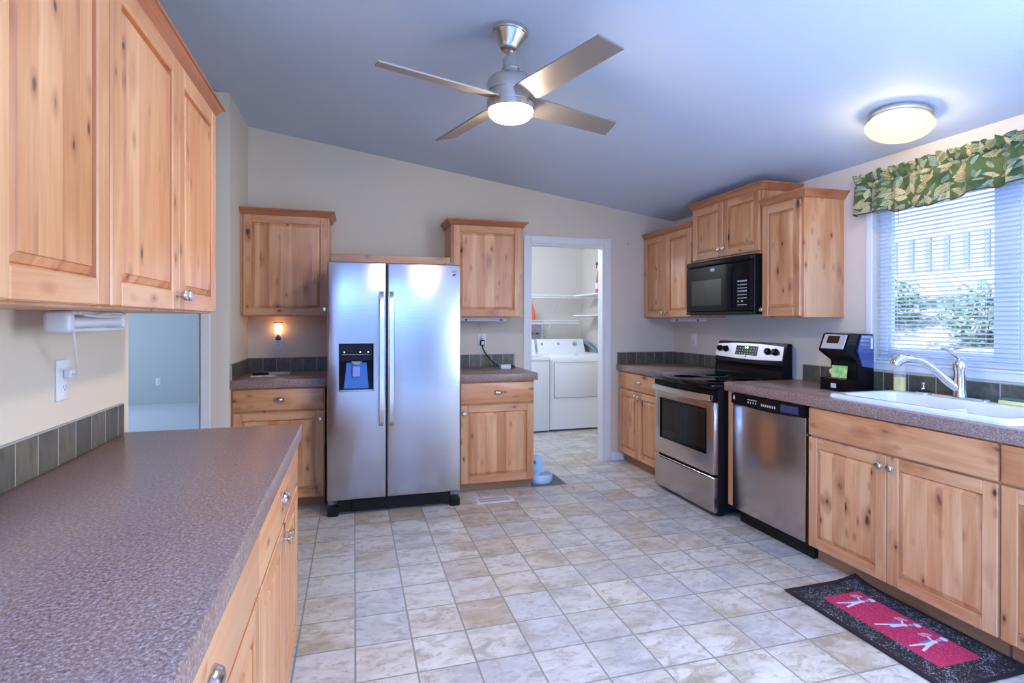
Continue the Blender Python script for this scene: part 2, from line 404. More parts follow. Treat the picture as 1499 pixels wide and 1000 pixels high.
wall_x('wall_laundry_left', .9, 1.0, BW+.1, 6.9, 'laundry_wall')
wall_x('wall_laundry_right', RW, RW+.118, 4.73, 6.9, 'laundry_wall')
wall_y('wall_rear', FY0, FY0+.1, -3.1, 3.012, 'wall_r')
wall_x('wall_dining', -3.1, -3.0, FY0+.1, 2.223, 'wall', [(-3.9, .7, .6, 2.1)])  # unseen opening added for the dining fill lamp
# door casings (white), jambs, baseboard
def casing(name, x0, x1, zt, y, yb, w, side=-1):
    b = MB(); t = .014
    b.box(x0-w, x0, y-t, y, 0, zt+w, .003); b.box(x1, x1+w, y-t, y, 0, zt+w, .003); b.box(x0, x1, y-t, y, zt, zt+w, .003)
    b.box(x0-.0, x0+.016, y, yb, 0, zt, .001); b.box(x1-.016, x1, y, yb, 0, zt, .001); b.box(x0+.016, x1-.016, y, yb, zt-.016, zt, .001)
    return struct(b.build(name, 'white'))
casing('trim_1', 1.535, 2.268, 2.026, BW, BW+.1, .066)
casing('trim_2', -1.80, -.98, 2.035, 4.03, 4.13, .058)
struct(MB().box(2.336, 2.47, BW-.012, BW, 0, .075, .003).build('baseboard_back', 'white'))
struct(MB().box(1.0, RW, 6.888, 6.9, 0, .075, .003).build('baseboard_laundry', 'white'))

# ------------------------------------------------------------------ cabinets
def knob_mesh():
    return MB().lathe([(.0085, 0), (.0085, .002), (.005, .004), (.005, .013), (.009, .016), (.0155, .021), (.0165, .025), (.013, .0285), (0, .030)], axis='-y', seg=18)
KN = knob_mesh().build('knob', 'nickel').data
PU = None
def pull_mesh():
    b = MB(); b.ball((0, 0, 0), .036, .021, .019, 24); b.ball((0, -.006, .002), .0375, .013, .0045, 24)
    return b.build('pull', 'nickel')
PU = pull_mesh().data
bpy.data.objects.remove(bpy.data.objects['knob']); bpy.data.objects.remove(bpy.data.objects['pull'])
def inst(name, me, parent, loc):
    o = bpy.data.objects.new(name, me); COL.objects.link(o); o.parent = parent; o.location = loc; return o
def door(root, x0, x1, z0, z1, knob=None, st=.056):
    b = MB(); y0, y1 = -.02, -.0005
    b.box(x0, x0+st, y0, y1, z0, z1, .0035, 0); b.box(x1-st, x1, y0, y1, z0, z1, .0035, 0)
    b.box(x0+st, x1-st, y0+.0003, y1, z0, z0+st, .003, 1); b.box(x0+st, x1-st, y0+.0003, y1, z1-st, z1, .003, 1)
    d = b.build('door', ['wood_v', 'wood_h'], root)
    p = MB(); bm = p.bm; rings = []
    for ins, y in ((st-.004, -.005), (st+.004, -.005), (st+.006, -.008), (st+.021, -.0150), (st+.0225, -.0180)):
        rings.append([bm.verts.new((x, y, z)) for x, z in ((x0+ins, z0+ins), (x1-ins, z0+ins), (x1-ins, z1-ins), (x0+ins, z1-ins))])
    for a, c in zip(rings, rings[1:]):
        for i in range(4): bm.faces.new((a[i], a[(i+1) % 4], c[(i+1) % 4], c[i]))
    bm.faces.new(rings[-1]); bk = [bm.verts.new((v.co.x, -.0025, v.co.z)) for v in rings[0]]
    for i in range(4): bm.faces.new((rings[0][(i+1) % 4], rings[0][i], bk[i], bk[(i+1) % 4]))
    bm.faces.new(bk)
    p.build('panel', 'wood_p', d, smooth=False)
    if knob: inst('knob', KN, d, (knob[0], -.02, knob[1]))
    return d
def drawer(root, x0, x1, z0, z1, pull=True, name='drawer'):
    d = MB().box(x0, x1, -.02, -.0005, z0, z1, .005, 0, 2).build(name, 'wood_h', root)
    if pull: inst('pull', PU, d, ((x0+x1)/2, -.02, (z0+z1)/2))
    return d
def crown(root, w, d, z0, z1, L, R, xl=0., dl=None):
    h = z1-z0
    prof = [(.001, z0), (.009, z0), (.011, z0+.1*h), (.018, z0+.28*h), (.030, z0+.62*h), (.036, z0+.74*h), (.042, z0+.76*h), (.042, z1-.003), (.039, z1), (.001, z1)]
    path = ([(xl, d)] if L else [])+[(xl, 0), (w, 0)]+([(w, dl or d)] if R else [])
    return MB().sweep(path, prof).build('crown_molding', 'crown', root, smooth=False)
def cabinet(label, loc, rz, w, d, z0, z1, group, name='upper_cabinet', cat='cabinet', kick=0., hollow=False):
    root = thing(name, label, cat, loc, rz, group); b = MB(); zb = z0+kick; t = .018
    if hollow:
        b.box(0, t, 0, d, zb, z1, .001); b.box(w-t, w, 0, d, zb, z1, .001); b.box(t, w-t, 0, d, zb, zb+t); b.box(t, w-t, d-.01, d, zb+t, z1)
        b.box(t, .05, 0, .019, zb+t, z1, 0, 0); b.box(w-.05, w-t, 0, .019, zb+t, z1); b.box(.05, w-.05, 0, .019, zb+t, zb+.05, 0, 1); b.box(.05, w-.05, 0, .019, z1-.17, z1, 0, 1)
    else: b.box(0, w, 0, d, zb, z1, .0015, 0)
    b.build('carcass', ['wood_v', 'wood_h'], root)
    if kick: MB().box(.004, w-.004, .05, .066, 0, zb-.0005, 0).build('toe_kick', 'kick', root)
    return root
ULB, UTOP = 1.348, 2.118
GU, GB = 'knotty wood upper cabinets', 'knotty wood base cabinets'
# beside the camera
c = cabinet('pale knotty wood upper cabinet, one wide door without a knob, over the long counter', (LW+.28, .94, 0), PI/2, .421, .277, ULB, UTOP, GU)
door(c, .010, .418, ULB+.006, 2.10); crown(c, .421, .277, 2.10, 2.147, True, False)
c = cabinet('pale knotty wood upper cabinet, a pair of doors with touching knobs, over the long counter', (LW+.28, 1.3625, 0), PI/2, .937, .277, ULB, UTOP, GU)
door(c, .004, .474, ULB+.006, 2.10, (.452, 1.398)); door(c, .478, .927, ULB+.006, 2.10, (.500, 1.398)); crown(c, .937, .277, 2.10, 2.147, False, True)
for y0, lab in ((1.381, 'knotty wood base cabinet under the far end of the long speckled counter'), (.479, 'base cabinet under the near end of the long counter, cut by the picture edge')):
    c = cabinet(lab, (-.232, y0, 0), PI/2, .9, .568, 0, .858, GB, 'base_cabinet', kick=.09)
    drawer(c, .004, .896, .69, .842); door(c, .004, .448, .10, .678, (.426, .645)); door(c, .452, .896, .10, .678, (.474, .645))
# fridge wall
c = cabinet('knotty wood upper cabinet over the plug-in night light, a shadow slanting across its door', (LW+.002, 4.365, 0), 0, .622, .31, ULB+.006, UTOP, GU)
door(c, .022, .612, ULB+.012, 2.10, (.588, 1.405)); crown(c, .622, .31, 2.10, 2.15, False, True)
c = cabinet('knotty wood upper cabinet between the fridge and the laundry doorway', (.758, 4.365, 0), 0, .606, .31, ULB+.002, UTOP, GU)
door(c, .012, .586, ULB+.010, 2.10, (.036, 1.405)); crown(c, .606, .31, 2.10, 2.15, True, True)
c = cabinet('knotty wood base cabinet under the counter with the papers', (LW+.002, 4.07, 0), 0, .606, .60, 0, .858, GB, 'base_cabinet', kick=.07)
drawer(c, .012, .598, .70, .846); door(c, .012, .598, .08, .686, (.570, .632))
c = cabinet('knotty wood base cabinet with one drawer, between the fridge and the laundry doorway', (.772, 4.07, 0), 0, .596, .60, 0, .858, GB, 'base_cabinet', kick=.07)
drawer(c, .008, .590, .69, .846); door(c, .008, .590, .080, .676, (.030, .618))
# window wall
R = -PI/2
c = cabinet('knotty wood upper cabinet with two narrow doors in the room corner', (2.70, BW-.003, 0), R, .777, .311, ULB+.004, UTOP, GU)
door(c, .018, .388, ULB+.010, 2.10, (.362, 1.40)); door(c, .392, .764, ULB+.010, 2.10, (.416, 1.40)); crown(c, .777, .311, 2.10, 2.148, False, False)
c = cabinet('short knotty wood upper cabinet with two small doors above the black microwave', (2.70, 3.896, 0), R, .784, .311, 1.792, 2.245, GU)
door(c, .010, .388, 1.812, 2.228, (.364, 1.872)); door(c, .392, .774, 1.812, 2.228, (.416, 1.872)); crown(c, .784, .311, 2.228, 2.282, True, True)
c = cabinet('knotty wood upper cabinet with one tall door, next to the flowered valance', (2.70, 3.109, 0), R, .359, .311, ULB, UTOP, GU)
door(c, .016, .344, ULB+.008, 2.10, (.030, 1.40)); crown(c, .359, .311, 2.10, 2.15, False, True)
c = cabinet('knotty wood base cabinet with two doors in the room corner beside the range', (2.43, 4.664, 0), R, .797, .57, 0, .858, GB, 'base_cabinet', kick=.085)
drawer(c, .006, .776, .70, .848); door(c, .006, .372, .095, .688, (.348, .645)); door(c, .376, .776, .095, .688, (.402, .645))
c = MB().box(2.412, 2.98, 3.042, 3.092, .10, .857, .0015).build('cabinet_side_panel', 'wood_v')
tag(c, 'narrow wooden end panel between the range and the dishwasher', 'panel')
c = cabinet('wide knotty wood base cabinet under the white sink', (2.43, 2.4275, 0), R, .922, .57, 0, .858, GB, 'base_cabinet', kick=.085, hollow=True)
drawer(c, .004, .918, .70, .85, False, 'false_drawer_front'); door(c, .004, .457, .09, .690, (.432, .640)); door(c, .461, .918, .09, .690, (.486, .640))
c = cabinet('base cabinet next to the sink cabinet, mostly cut by the picture edge', (2.43, 1.503, 0), R, .45, .57, 0, .858, GB, 'base_cabinet', kick=.085)
drawer(c, .004, .446, .70, .85, True); door(c, .004, .446, .09, .690, (.420, .640))

# ------------------------------------------------------------------ worktops and tile upstands
GW = 'speckled brown worktops'
def worktop(label, boxes, loc=(0, 0, 0), rz=0):
    b = MB()
    for q in boxes: b.box(*q[:4], .8585, .9146, q[4] if len(q) > 4 else .004, 0, 2)
    o = b.build('countertop', 'laminate', None, loc, (0, 0, rz)); return tag(o, label, 'countertop', GW)
worktop('long speckled mauve-brown counter beside the camera, empty', [(LW+.001, -.197, .1, 2.287)])
worktop('short speckled brown counter with papers, beside the fridge', [(LW+.001, -.178, 4.029, BW-.001)])
worktop('short speckled brown counter with a white charger, next to the laundry doorway', [(.757, 1.389, 4.029, BW-.001)])
worktop('speckled brown counter in the room corner behind the range', [(2.396, RW-.001, 3.862, BW-.001)])
SX0, SX1, SY0, SY1 = 2.475, 2.875, 1.53, 2.31
worktop('long speckled brown counter holding the white sink', [(2.396, SX0, 1.06, 3.1145, .003), (SX1, RW-.001, 1.06, 3.1145, .003), (SX0-.003, SX1+.003, SY1, 3.1145, .003), (SX0-.003, SX1+.003, 1.06, SY0, .003)])
M['grout'] = plain('pale_grout', (.40, .39, .36), .7)
def splash(label, runs, mat='slate', z1=1.022):
    root = thing('tile_backsplash', label, 'backsplash', runs[0][0], 0, 'slate tile backsplashes')
    for p, rz, L in runs:
        o = MB().box(0, L, 0, .011, .9152, z1, .001).build('tile_row', mat, root)
        o.location = Vector(p)-Vector(runs[0][0]); o.rotation_euler = (0, 0, rz)
        MB().box(0, L, .001, .011, z1, z1+.004, .001).build('grout_cap', 'grout', o)
    return root
splash('green-grey tile upstand along the long counter under the white outlet', [((LW+.0115, .1, 0), PI/2, 2.152)])
splash('grey-green tile upstand behind the papers', [((LW+.0115, BW-.0115, 0), 0, .60), ((LW+.0115, 4.035, 0), PI/2, .63)])
splash('grey-green tile upstand behind the white charger', [((.775, BW-.0115, 0), 0, .61)])
splash('dark tile upstand along both walls of the room corner by the range', [((2.402, BW-.0115, 0), 0, .597), ((RW-.0115, BW-.013, 0), R, .80)])
splash('dark tile upstand under the window behind the sink', [((RW-.0115, 3.07, 0), R, 2.0)], 'slate_window')

# ------------------------------------------------------------------ refrigerator
def refrigerator():
    r = thing('refrigerator', 'tall stainless steel side-by-side refrigerator with water dispenser', 'refrigerator', (-.1735, 3.82, 0))
    MB().box(.004, .904, .075, .78, .03, 1.715, .004).build('cabinet_body', 'grey', r)
    d1 = MB().slab_hole(0, .3875, 0, .07, .107, 1.721, (.0755, .3025, .842, 1.166), .052, .010, 0, 1).build('freezer_door', ['steel', 'black'], r)
    MB().box(.3945, .908, 0, .07, .107, 1.721, .010, 0, 3).build('fridge_door', 'steel', r); d2 = bpy.data.objects['fridge_door']
    for d, x in ((d1, .342), (d2, .409)):
        b = MB(); b.prism([(.0, .60), (-.012, .60), (-.047, .64), (-.052, .80), (-.054, 1.06), (-.052, 1.32), (-.047, 1.48), (-.012, 1.522), (0, 1.522), (0, 1.49), (-.028, 1.465), (-.036, 1.30), (-.038, 1.06), (-.036, .82), (-.028, .655), (0, .63)], 'x', x, x+.026)
        b.build('handle', 'steel_l', d, ang=50)
    MB().box(.079, .299, -.002, .012, 1.046, 1.163, .004).build('control_panel', 'glass_k', d1)
    for x in (.111, .215, .266): MB().lathe([(.0035, 0), (.0035, .0015), (0, .002)], (x, -.002, 1.108), '-y', 10).build('indicator_light', LED_G, d1)
    MB().box(.10, .275, -.0026, -.002, 1.090, 1.094).build('control_print', 'grey', d1)
    MB().prism([(.108, .858), (.272, .858), (.256, 1.035), (.126, 1.035)], 'y', .030, .050).build('dispenser_chute', 'blue', d1)
    MB().prism([(.155, 1.044), (.225, 1.044), (.205, 1.022), (.175, 1.022)], 'y', .006, .040).build('dispenser_nozzle', 'grey', d1)
    MB().box(.163, .213, .010, .022, .938, 1.012, .004).build('dispenser_paddle', 'blue_l', d1)
    MB().box(.080, .298, -.004, .045, .844, .853, .003).build('drip_tray', 'steel_l', d1)
    MB().box(.07, .84, .030, .055, .02, .100, .002).box(.16, .31, .024, .032, .03, .095, .002).build('base_grille', 'black_m', r)
    for x in (.004, .834): MB().box(x, x+.07, .004, .075, 0, .062, .006).build('foot', 'black_m', r)
    for x in (.03, .80): MB().box(x, x+.08, .03, .13, 1.716, 1.738, .006).build('hinge_cover', 'grey', r)
    b = MB(); b.box(.842, .876, -.0006, 0, 1.672, 1.675); b.box(.842, .876, -.0006, 0, 1.664, 1.666); b.prism([(.842, 1.640), (.862, 1.640), (.878, 1.656), (.858, 1.656)], 'y', -.0008, 0)
    b.build('badge', 'badge', d2)
refrigerator_mats = dict(blue=plain('dispenser_plastic_with_blue_light', (.05, .16, .55), .15), blue_l=plain('paddle_with_blue_light', (.22, .32, .72), .2), badge=plain('badge_ink', (.03, .04, .09), .4))  # blue light on chute and paddle is put into their plastic colours
M.update(refrigerator_mats)
LED_G = lit('green_indicator', (.55, 1, .7), 6)
refrigerator()
o = MB().box(-.172, .748, 4.352, 4.372, 1.772, 1.832, .003).build('wood_rail', 'wood_h'); tag(o, 'thin knotty wood rail spanning between the two upper cabinets above the fridge', 'rail')

# ------------------------------------------------------------------ range
def kitchen_range():
    r = thing('electric_range', 'freestanding stainless and black electric range with glass cooktop', 'range', (2.32, 3.859, 0), R); w = .742
    MB().box(.003, w-.003, .035, .62, .02, .862, .003).build('oven_body', 'black_m', r)
    ct = MB().box(0, w, -.022, .60, .863, .895, .006, 0, 2).build('cooktop', 'glass_k', r)
    for x, y, q in ((.20, .16, .11), (.55, .16, .085), (.20, .42, .085), (.55, .42, .11)):
        MB().lathe([(q, .8952), (q, .8954), (q-.004, .8954), (q-.004, .8952)], (x, y, 0), seg=40).build('burner_ring', 'grey', ct)
    MB().box(.004, w-.004, -.004, .034, .782, .860, .003).build('vent_trim', 'black', r)
    dr = MB().slab_hole(.003, w-.003, 0, .034, .288, .776, (.072, .662, .412, .726), .010, .004, 0, 1).build('oven_door', ['steel_b', 'glass_k'], r)
    MB().box(.098, .636, .004, .009, .436, .702, .001).build('oven_window', 'oven_glass', dr)
    b = MB(); n = 14
    pts = [(.006+(w-.012)*i/n, -.030-.022*math.sin(PI*i/n)) for i in range(n+1)]
    b.prism(pts+[(x, y+.014) for x, y in pts[::-1]], 'z', .786, .826)
    b.box(.006, .034, -.030, -.004, .788, .824, .002); b.box(w-.034, w-.006, -.030, -.004, .788, .824, .002)
    b.build('oven_handle', 'steel_l', dr, ang=50)
    dw = MB().box(.003, w-.003, 0, .034, .032, .268, .004).build('storage_drawer', 'steel_b', r)
    b = MB(); arc = [(.02+(w-.04)*i/n, .262-.032*math.sin(PI*i/n)**.8) for i in range(n+1)]
    b.prism([(.02, .266)]+arc+[(w-.02, .266)], 'y', -.016, .001); b.build('drawer_grip', 'steel_b', dw)
    for x in (.03, w-.06): MB().box(x, x+.03, .06, .10, 0, .021).build('foot', 'black_m', r)
    bg = MB().prism([(.555, .8955), (.64, .8955), (.64, 1.150), (.632, 1.162), (.612, 1.164), (.600, 1.158), (.565, 1.035), (.560, 1.005), (.570, .985), (.558, .97)], 'x', .002, w-.002).build('backguard', 'black', r)
    tilt = math.atan2(.035, .123); T = Matrix.Translation((0, .5638, 1.035)) @ Matrix.Rotation(-tilt, 4, 'X')
    m = 16; top = [(.010+(w-.03)*i/m, .108+.014*math.sin(PI*i/m)) for i in range(m+1)]; bot = [(.002+(w-.014)*i/m, .008-.010*math.sin(PI*i/m)) for i in range(m+1)]
    fp = MB().prism(bot+top[::-1], 'y', -.006, .004, 0, T).build('control_fascia', 'fascia', bg)
    for x in (.046, .118, .578, .650):
        k = MB().lathe([(.026, 0), (.026, .004), (.021, .007), (.019, .022), (.016, .025), (0, .025)], (0, 0, 0), '-y', 22).box(-.003, .003, -.029, -.024, -.016, .018, .001).move(T @ Matrix.Translation((x, -.006, .067))).build('control_knob', 'black', bg)
    dp = MB().box(.236, .474, -.0085, -.005, .028, .100, .002, 0, 1, T).build('display', 'glass_k', bg)
    rx = Matrix.Rotation(PI/2, 4, 'X')
    text('2:40', .022, LED_C, bg, T @ Matrix.Translation((.352, -.0087, .085)) @ rx, 'clock_digits')
    b = MB()
    for i in range(8):
        for j in range(3):
            if j == 2 and 2 < i < 5: continue
            b.box(.252+i*.029, .264+i*.029, -.0088, -.0084, .036+j*.021, .042+j*.021, 0, 0, 1, T)
    b.build('key_print', 'print', bg)
    MB().prism([(.352, .010), (.366, .010), (.366, .020), (.358, .026), (.352, .026)], 'y', -.0068, -.0058, 0, T).build('badge', 'badge', bg)
M['oven_glass'] = plain('smoked_oven_glass', (.016, .013, .012), .04, spec=.38)
LED_C = lit('clock_green', (.35, 1, .25), 3)
kitchen_range()

# ------------------------------------------------------------------ dishwasher
def dishwasher():
    r = thing('dishwasher', 'stainless dishwasher with black control strip under the counter', 'dishwasher', (2.40, 3.034, 0), R); w = .603
    MB().box(.004, w-.004, .045, .55, .10, .855, .002).build('tub', 'black_m', r)
    MB().box(.004, w-.004, .06, .10, .001, .099, .002).build('kick_plate', 'black_m', r)
    MB().box(.001, w-.005, 0, .042, .098, .790, .005, 0, 2).build('door', 'steel_b', r)
    n = 14; bot = [(w-.001-(w-.001)*i/n, .788-.012*math.sin(PI*i/n)) for i in range(n+1)]
    cp = MB().prism([(0, .845), (.004, .852), (w-.005, .852), (w-.001, .845)]+bot, 'y', -.010, .041).build('control_strip', 'black', r)
    MB().box(.02, .58, .0, .03, .8525, .857).build('top_trim', 'black_m', r)
    MB().box(.428, .560, -.0112, -.0102, .797, .840, .0004).build('handle_pocket', 'pocket', cp)
    b = MB(); b.box(.020, .034, -.0108, -.010, .814, .836); b.build('badge', 'print', cp)
    b = MB()
    for i in range(5): b.box(.150+i*.018, .162+i*.018, -.0106, -.010, .826, .831)
    for i in range(4): b.box(.155+i*.022, .162+i*.022, -.0106, -.010, .806, .818)
    for i in range(7): b.box(.270+i*.018, .280+i*.018, -.0106, -.010, .804, .818)
    b.build('key_print', 'print', cp)
M['pocket'] = plain('black_pocket_with_blue_reflection', (.015, .04, .13), .06, spec=.8)  # window's blue reflection is painted into the pocket colour
dishwasher()

# ------------------------------------------------------------------ microwave
def microwave():
    r = thing('microwave', 'black over-the-range microwave with oval badge, mounted under the short cabinet', 'microwave', (2.62, 3.880, 0), R); w = .752
    MB().box(0, w, .03, .375, 1.372, 1.790, .003).build('case', 'black_m', r)
    MB().box(0, w, -.004, .029, 1.748, 1.789, .010, 0, 2).build('vent_grille', 'black_m', r)
    MB().box(0, w, -.002, .029, 1.373, 1.394, .004).build('bottom_trim', 'black_m', r)
    d = MB().box(.001, .575, 0, .029, 1.396, 1.745, .005).build('door', 'black', r)
    MB().box(.075, .440, -.0015, .004, 1.442, 1.640, .001).build('door_window', 'oven_glass', d)
    MB().ball((.335, -.001, 1.712), .030, .002, .013, 24).build('badge', 'print', d)
    b = MB(); n = 12
    a = [(.548-.030*math.sin(PI*i/n), 1.420+.30*i/n) for i in range(n+1)]; c = [(x+.030+.018*math.sin(PI*i/n), z) for i, (x, z) in enumerate(a)]
    b.prism(a+c[::-1], 'y', -.022, 0); b.build('handle', 'black', d, ang=50)
    k = MB().box(.578, w-.001, 0, .029, 1.396, 1.745, .004).build('keypad_panel', 'black', r)
    b = MB()
    for j in range(8):
        for i in range(3 if j in (6,) else 5):
            if j == 6 and i == 1: continue
            z = 1.600-j*.0235; b.box(.618+i*.020, .630+i*.020, -.0006, 0, z, z+(.006 if j % 3 else .010))
    b.build('key_print', 'print', k)
microwave()

# ------------------------------------------------------------------ ceiling fan
def ceiling_fan():
    fx, fy = .68, 2.358; cz = ceil_z(fx)
    r = thing('ceiling_fan', 'brushed nickel ceiling fan with four grey blades and lit lamp', 'ceiling fan', (fx, fy, 0))
    b = MB().lathe([(.081, .006), (.082, -.012), (.079, -.020), (.074, -.022), (.070, -.030), (.056, -.052), (.047, -.068), (.040, -.080), (.039, -.088), (.030, -.094), (.012, -.094)], seg=40)
    b.move(Matrix.Translation((0, 0, cz)) @ Matrix.Rotation(TILT, 4, 'Y')); b.build('canopy', 'nickel', r)
    MB().cyl((0, 0, 2.49), (0, 0, cz-.088), .0125).build('downrod', 'nickel', r)
    MB().lathe([(.0125, 2.512), (.028, 2.512), (.037, 2.505), (.037, 2.468), (.040, 2.458), (.036, 2.455), (.036, 2.447), (.045, 2.440), (.062, 2.428), (.095, 2.413), (.106, 2.400), (.108, 2.392), (.108, 2.348), (.1055, 2.346), (.1055, 2.342), (.108, 2.340), (.108, 2.300), (.1055, 2.298), (.1055, 2.294), (.108, 2.292), (.108, 2.272), (.105, 2.268), (.097, 2.268)], seg=56).build('motor_housing', 'nickel', r)
    MB().lathe([(.097, 2.272), (.099, 2.268), (.096, 2.252), (.082, 2.238), (.05, 2.228), (0, 2.224)], seg=48).build('lamp_lens', FANLAMP, r)
    al = math.radians(16)
    for k in range(4):
        ph = math.radians(18.5+90*k); u = Vector((math.cos(ph), math.sin(ph), 0)); t = Vector((-math.sin(ph), math.cos(ph), 0))
        wv = t*math.cos(al)-Vector((0, 0, 1))*math.sin(al); nv = u.cross(wv)
        T = Matrix(((u.x, wv.x, nv.x, 0), (u.y, wv.y, nv.y, 0), (u.z, wv.z, nv.z, 2.318), (0, 0, 0, 1)))
        MB().prism([(.098, -.054), (.16, -.060), (.618, -.053), (.642, .055), (.16, .062), (.098, .054)], 'z', -.0035, .0035, 0, T).build('blade', 'blade', r, smooth=False)
M['blade'] = plain('grey_fan_blade', (.29, .25, .225), .42, .35)
FANLAMP = lit('lit_fan_lens', FAN_COL, FAN_E, (.9, .9, .9))
ceiling_fan()

# ------------------------------------------------------------------ ceiling light by the window
def ceiling_light():
    x, y = 2.60, 2.055
    r = thing('ceiling_light', 'round flush ceiling light with ribbed glass, lit, near the flowered valance', 'ceiling light', (x, y, ceil_z(x))); r.rotation_euler = (0, TILT, 0)
    MB().lathe([(.122, .004), (.124, -.010), (.133, -.014), (.133, -.022), (.126, -.026), (.126, -.034), (.118, -.036)], seg=48).build('base_ring', 'nickel_l', r)
    prof = [(.108, -.030), (.122, -.038), (.139, -.054), (.144, -.066), (.140, -.082), (.124, -.102), (.094, -.120), (.055, -.132), (0, -.137)]
    b = MB(); b.lathe(prof, seg=96); 
    for v in b.bm.verts:
        a = math.atan2(v.co.y, v.co.x); q = math.hypot(v.co.x, v.co.y)
        if q > .02: s = 1+.010*math.cos(24*a); v.co.x *= s; v.co.y *= s
    b.build('glass_shade', DOME, r)
    o = lamp('ceiling_light_bulb', 'POINT', (x-.012, y, ceil_z(x)-.082), (0, 0, 0), BULB_E, (1, .80, .52), shadow_soft_size=.035)
M['nickel_l'] = plain('pale_nickel_ring', (.62, .60, .57), .35, .8)
t = NT('lit_ribbed_glass'); em = t.n('Emission', {0: (*DOME_COL, 1), 1: DOME_E}); tr = t.n('BsdfTransparent', {0: (1, .95, .85, 1)}); gl = t.n('BsdfGlossy', {1: .15})
sh = t.n('MixShader', {0: .28, 1: em.outputs[0], 2: tr.outputs[0]}); t.put(t.out.inputs[0], t.n('MixShader', {0: .06, 1: sh.outputs[0], 2: gl.outputs[0]})); DOME = t.m
ceiling_light()

# ------------------------------------------------------------------ sink, faucet and the things on it
def mk():
    t = NT('yellow_green_card'); n = t.noise(t.obj(), 40, 3); t.set(color=t.ramp(n, [(.40, (.22, .62, .20)), (.52, (.55, .75, .20)), (.60, (.80, .72, .30))]), rough=.4); M['card'] = t.m
    M['sticker'] = plain('peach_sticker', (.85, .55, .30), .5); M['silver'] = plain('silver_fascia', (.62, .60, .62), .35, .6)
    M['amber'] = plain('dark_amber_screen', (.035, .015, .005), .1)
    t = NT('tank_with_blue_reflection'); t.set(color=(.008, .04, .21), rough=.05, spec=.9, coat=1.0, coatr=.03); M['tank'] = t.m  # tank's blue is the window reflection put into its colour
    M['label_y'] = plain('yellow_green_label', (.62, .66, .30), .5); M['label'] = plain('pale_label', (.7, .75, .72), .5)
    M['clear'] = plain('clear_plastic_bottle', (.82, .87, .90), .15, alpha=.24); M['clear_w'] = plain('milky_plastic', (.75, .78, .82), .3, alpha=.8)
    M['soap'] = plain('yellow_soap', (.92, .70, .08), .2); M['sponge_y'] = plain('yellow_foam', (.72, .66, .28), .9); M['sponge_g'] = plain('green_scrub_pad', (.08, .16, .13), .95)
mk()
def rr(x0, x1, y0, y1, r, n=5):
    q = []
    for cx, cy, a in ((x1-r, y1-r, 0), (x0+r, y1-r, 90), (x0+r, y0+r, 180), (x1-r, y0+r, 270)):
        q += [(cx+r*math.cos(math.radians(a+90*i/n)), cy+r*math.sin(math.radians(a+90*i/n))) for i in range(n+1)]
    return q
def loft(b, loops, cap0=False, cap1=True, mat=0):
    rows = [[b.bm.verts.new((x, y, z)) for x, y in L] for L, z in loops]; n = len(rows[0]); fs = []
    for a, c in zip(rows, rows[1:]): fs += [b.bm.faces.new((a[i], a[(i+1) % n], c[(i+1) % n], c[i])) for i in range(n)]
    if cap1: fs.append(b.bm.faces.new(rows[-1]))
    if cap0: fs.append(b.bm.faces.new(rows[0][::-1]))
    b._fin(fs, mat); return b
RZ = .940
def sink():
    r = thing('kitchen_sink', 'white double-bowl enamel sink set into the window counter', 'sink', (0, 0, 0))
    b = MB(); X0, X1, Y0, Y1 = 2.447, 2.958, 1.495, 2.345
    i0 = (2.486, 2.862, 1.540, 2.300)
    L = [(rr(X0, X1, Y0, Y1, .045), .9150), (rr(X0-.002, X1+.002, Y0-.002, Y1+.002, .047), .926), (rr(X0+.003, X1-.003, Y0+.003, Y1-.003, .045), RZ-.003), (rr(X0+.012, X1-.012, Y0+.012, Y1-.012, .04), RZ)]
    ins = lambda d, z: (rr(i0[0]+d, i0[1]-d, i0[2]+d, i0[3]-d, .06), z)
    loft(b, L+[ins(-.004, RZ), ins(.004, RZ-.004), ins(.008, RZ-.02), ins(.016, .79), ins(.05, .755)])
    b.build('basin', 'porcelain', r)
    MB().box(2.500, 2.848, 1.905, 1.935, .758, .905, .012, 0, 3).build('divider', 'porcelain', r)
    for y in (1.72, 2.12): MB().lathe([(.040, .7555), (.040, .758), (.030, .7575), (0, .7565)], (2.67, y, 0)).build('drain', 'chrome', r)
    return r
sink()
def faucet():
    r = thing('kitchen_faucet', 'chrome single-lever kitchen faucet with arched pull-out spout', 'faucet', (2.905, 1.985, RZ))
    loft(MB(), [(rr(-.028, .028, -.135, .135, .027), .0005), (rr(-.028, .028, -.135, .135, .027), .006), (rr(-.022, .022, -.128, .128, .021), .011)]).build('base_plate', 'chrome', r)
    MB().lathe([(.031, .0105), (.029, .02), (.0255, .05), (.0255, .13), (.030, .150), (.031, .165), (.028, .180), (.019, .196), (.010, .203), (0, .205)], seg=28).build('body', 'chrome', r)
    MB().tube([(-.005, .004, .045), (-.045, .030, .085), (-.080, .052, .130), (-.118, .076, .170), (-.150, .097, .190), (-.180, .117, .196)], lambda t: .0215-.006*t, 14, 0, 6).build('spout', 'chrome', r)
    MB().tube([(-.172, .112, .198), (-.192, .125, .198), (-.212, .138, .190), (-.226, .147, .176), (-.232, .151, .160)], lambda t: .0185+.007*math.sin(t*2.2), 14, 0, 6).build('spray_head', 'chrome', r)
    MB().tube([(.010, -.008, .195), (-.005, .004, .205), (-.022, .018, .225), (-.038, .034, .244), (-.055, .052, .250)], lambda t: .0145-.004*t, 10, 0, 5, .7).build('lever', 'chrome', r)
faucet()
r = thing('sink_stopper', 'chrome and black sink strainer plug standing on the sink deck behind the basin', 'sink plug', (2.905, 2.165, RZ))
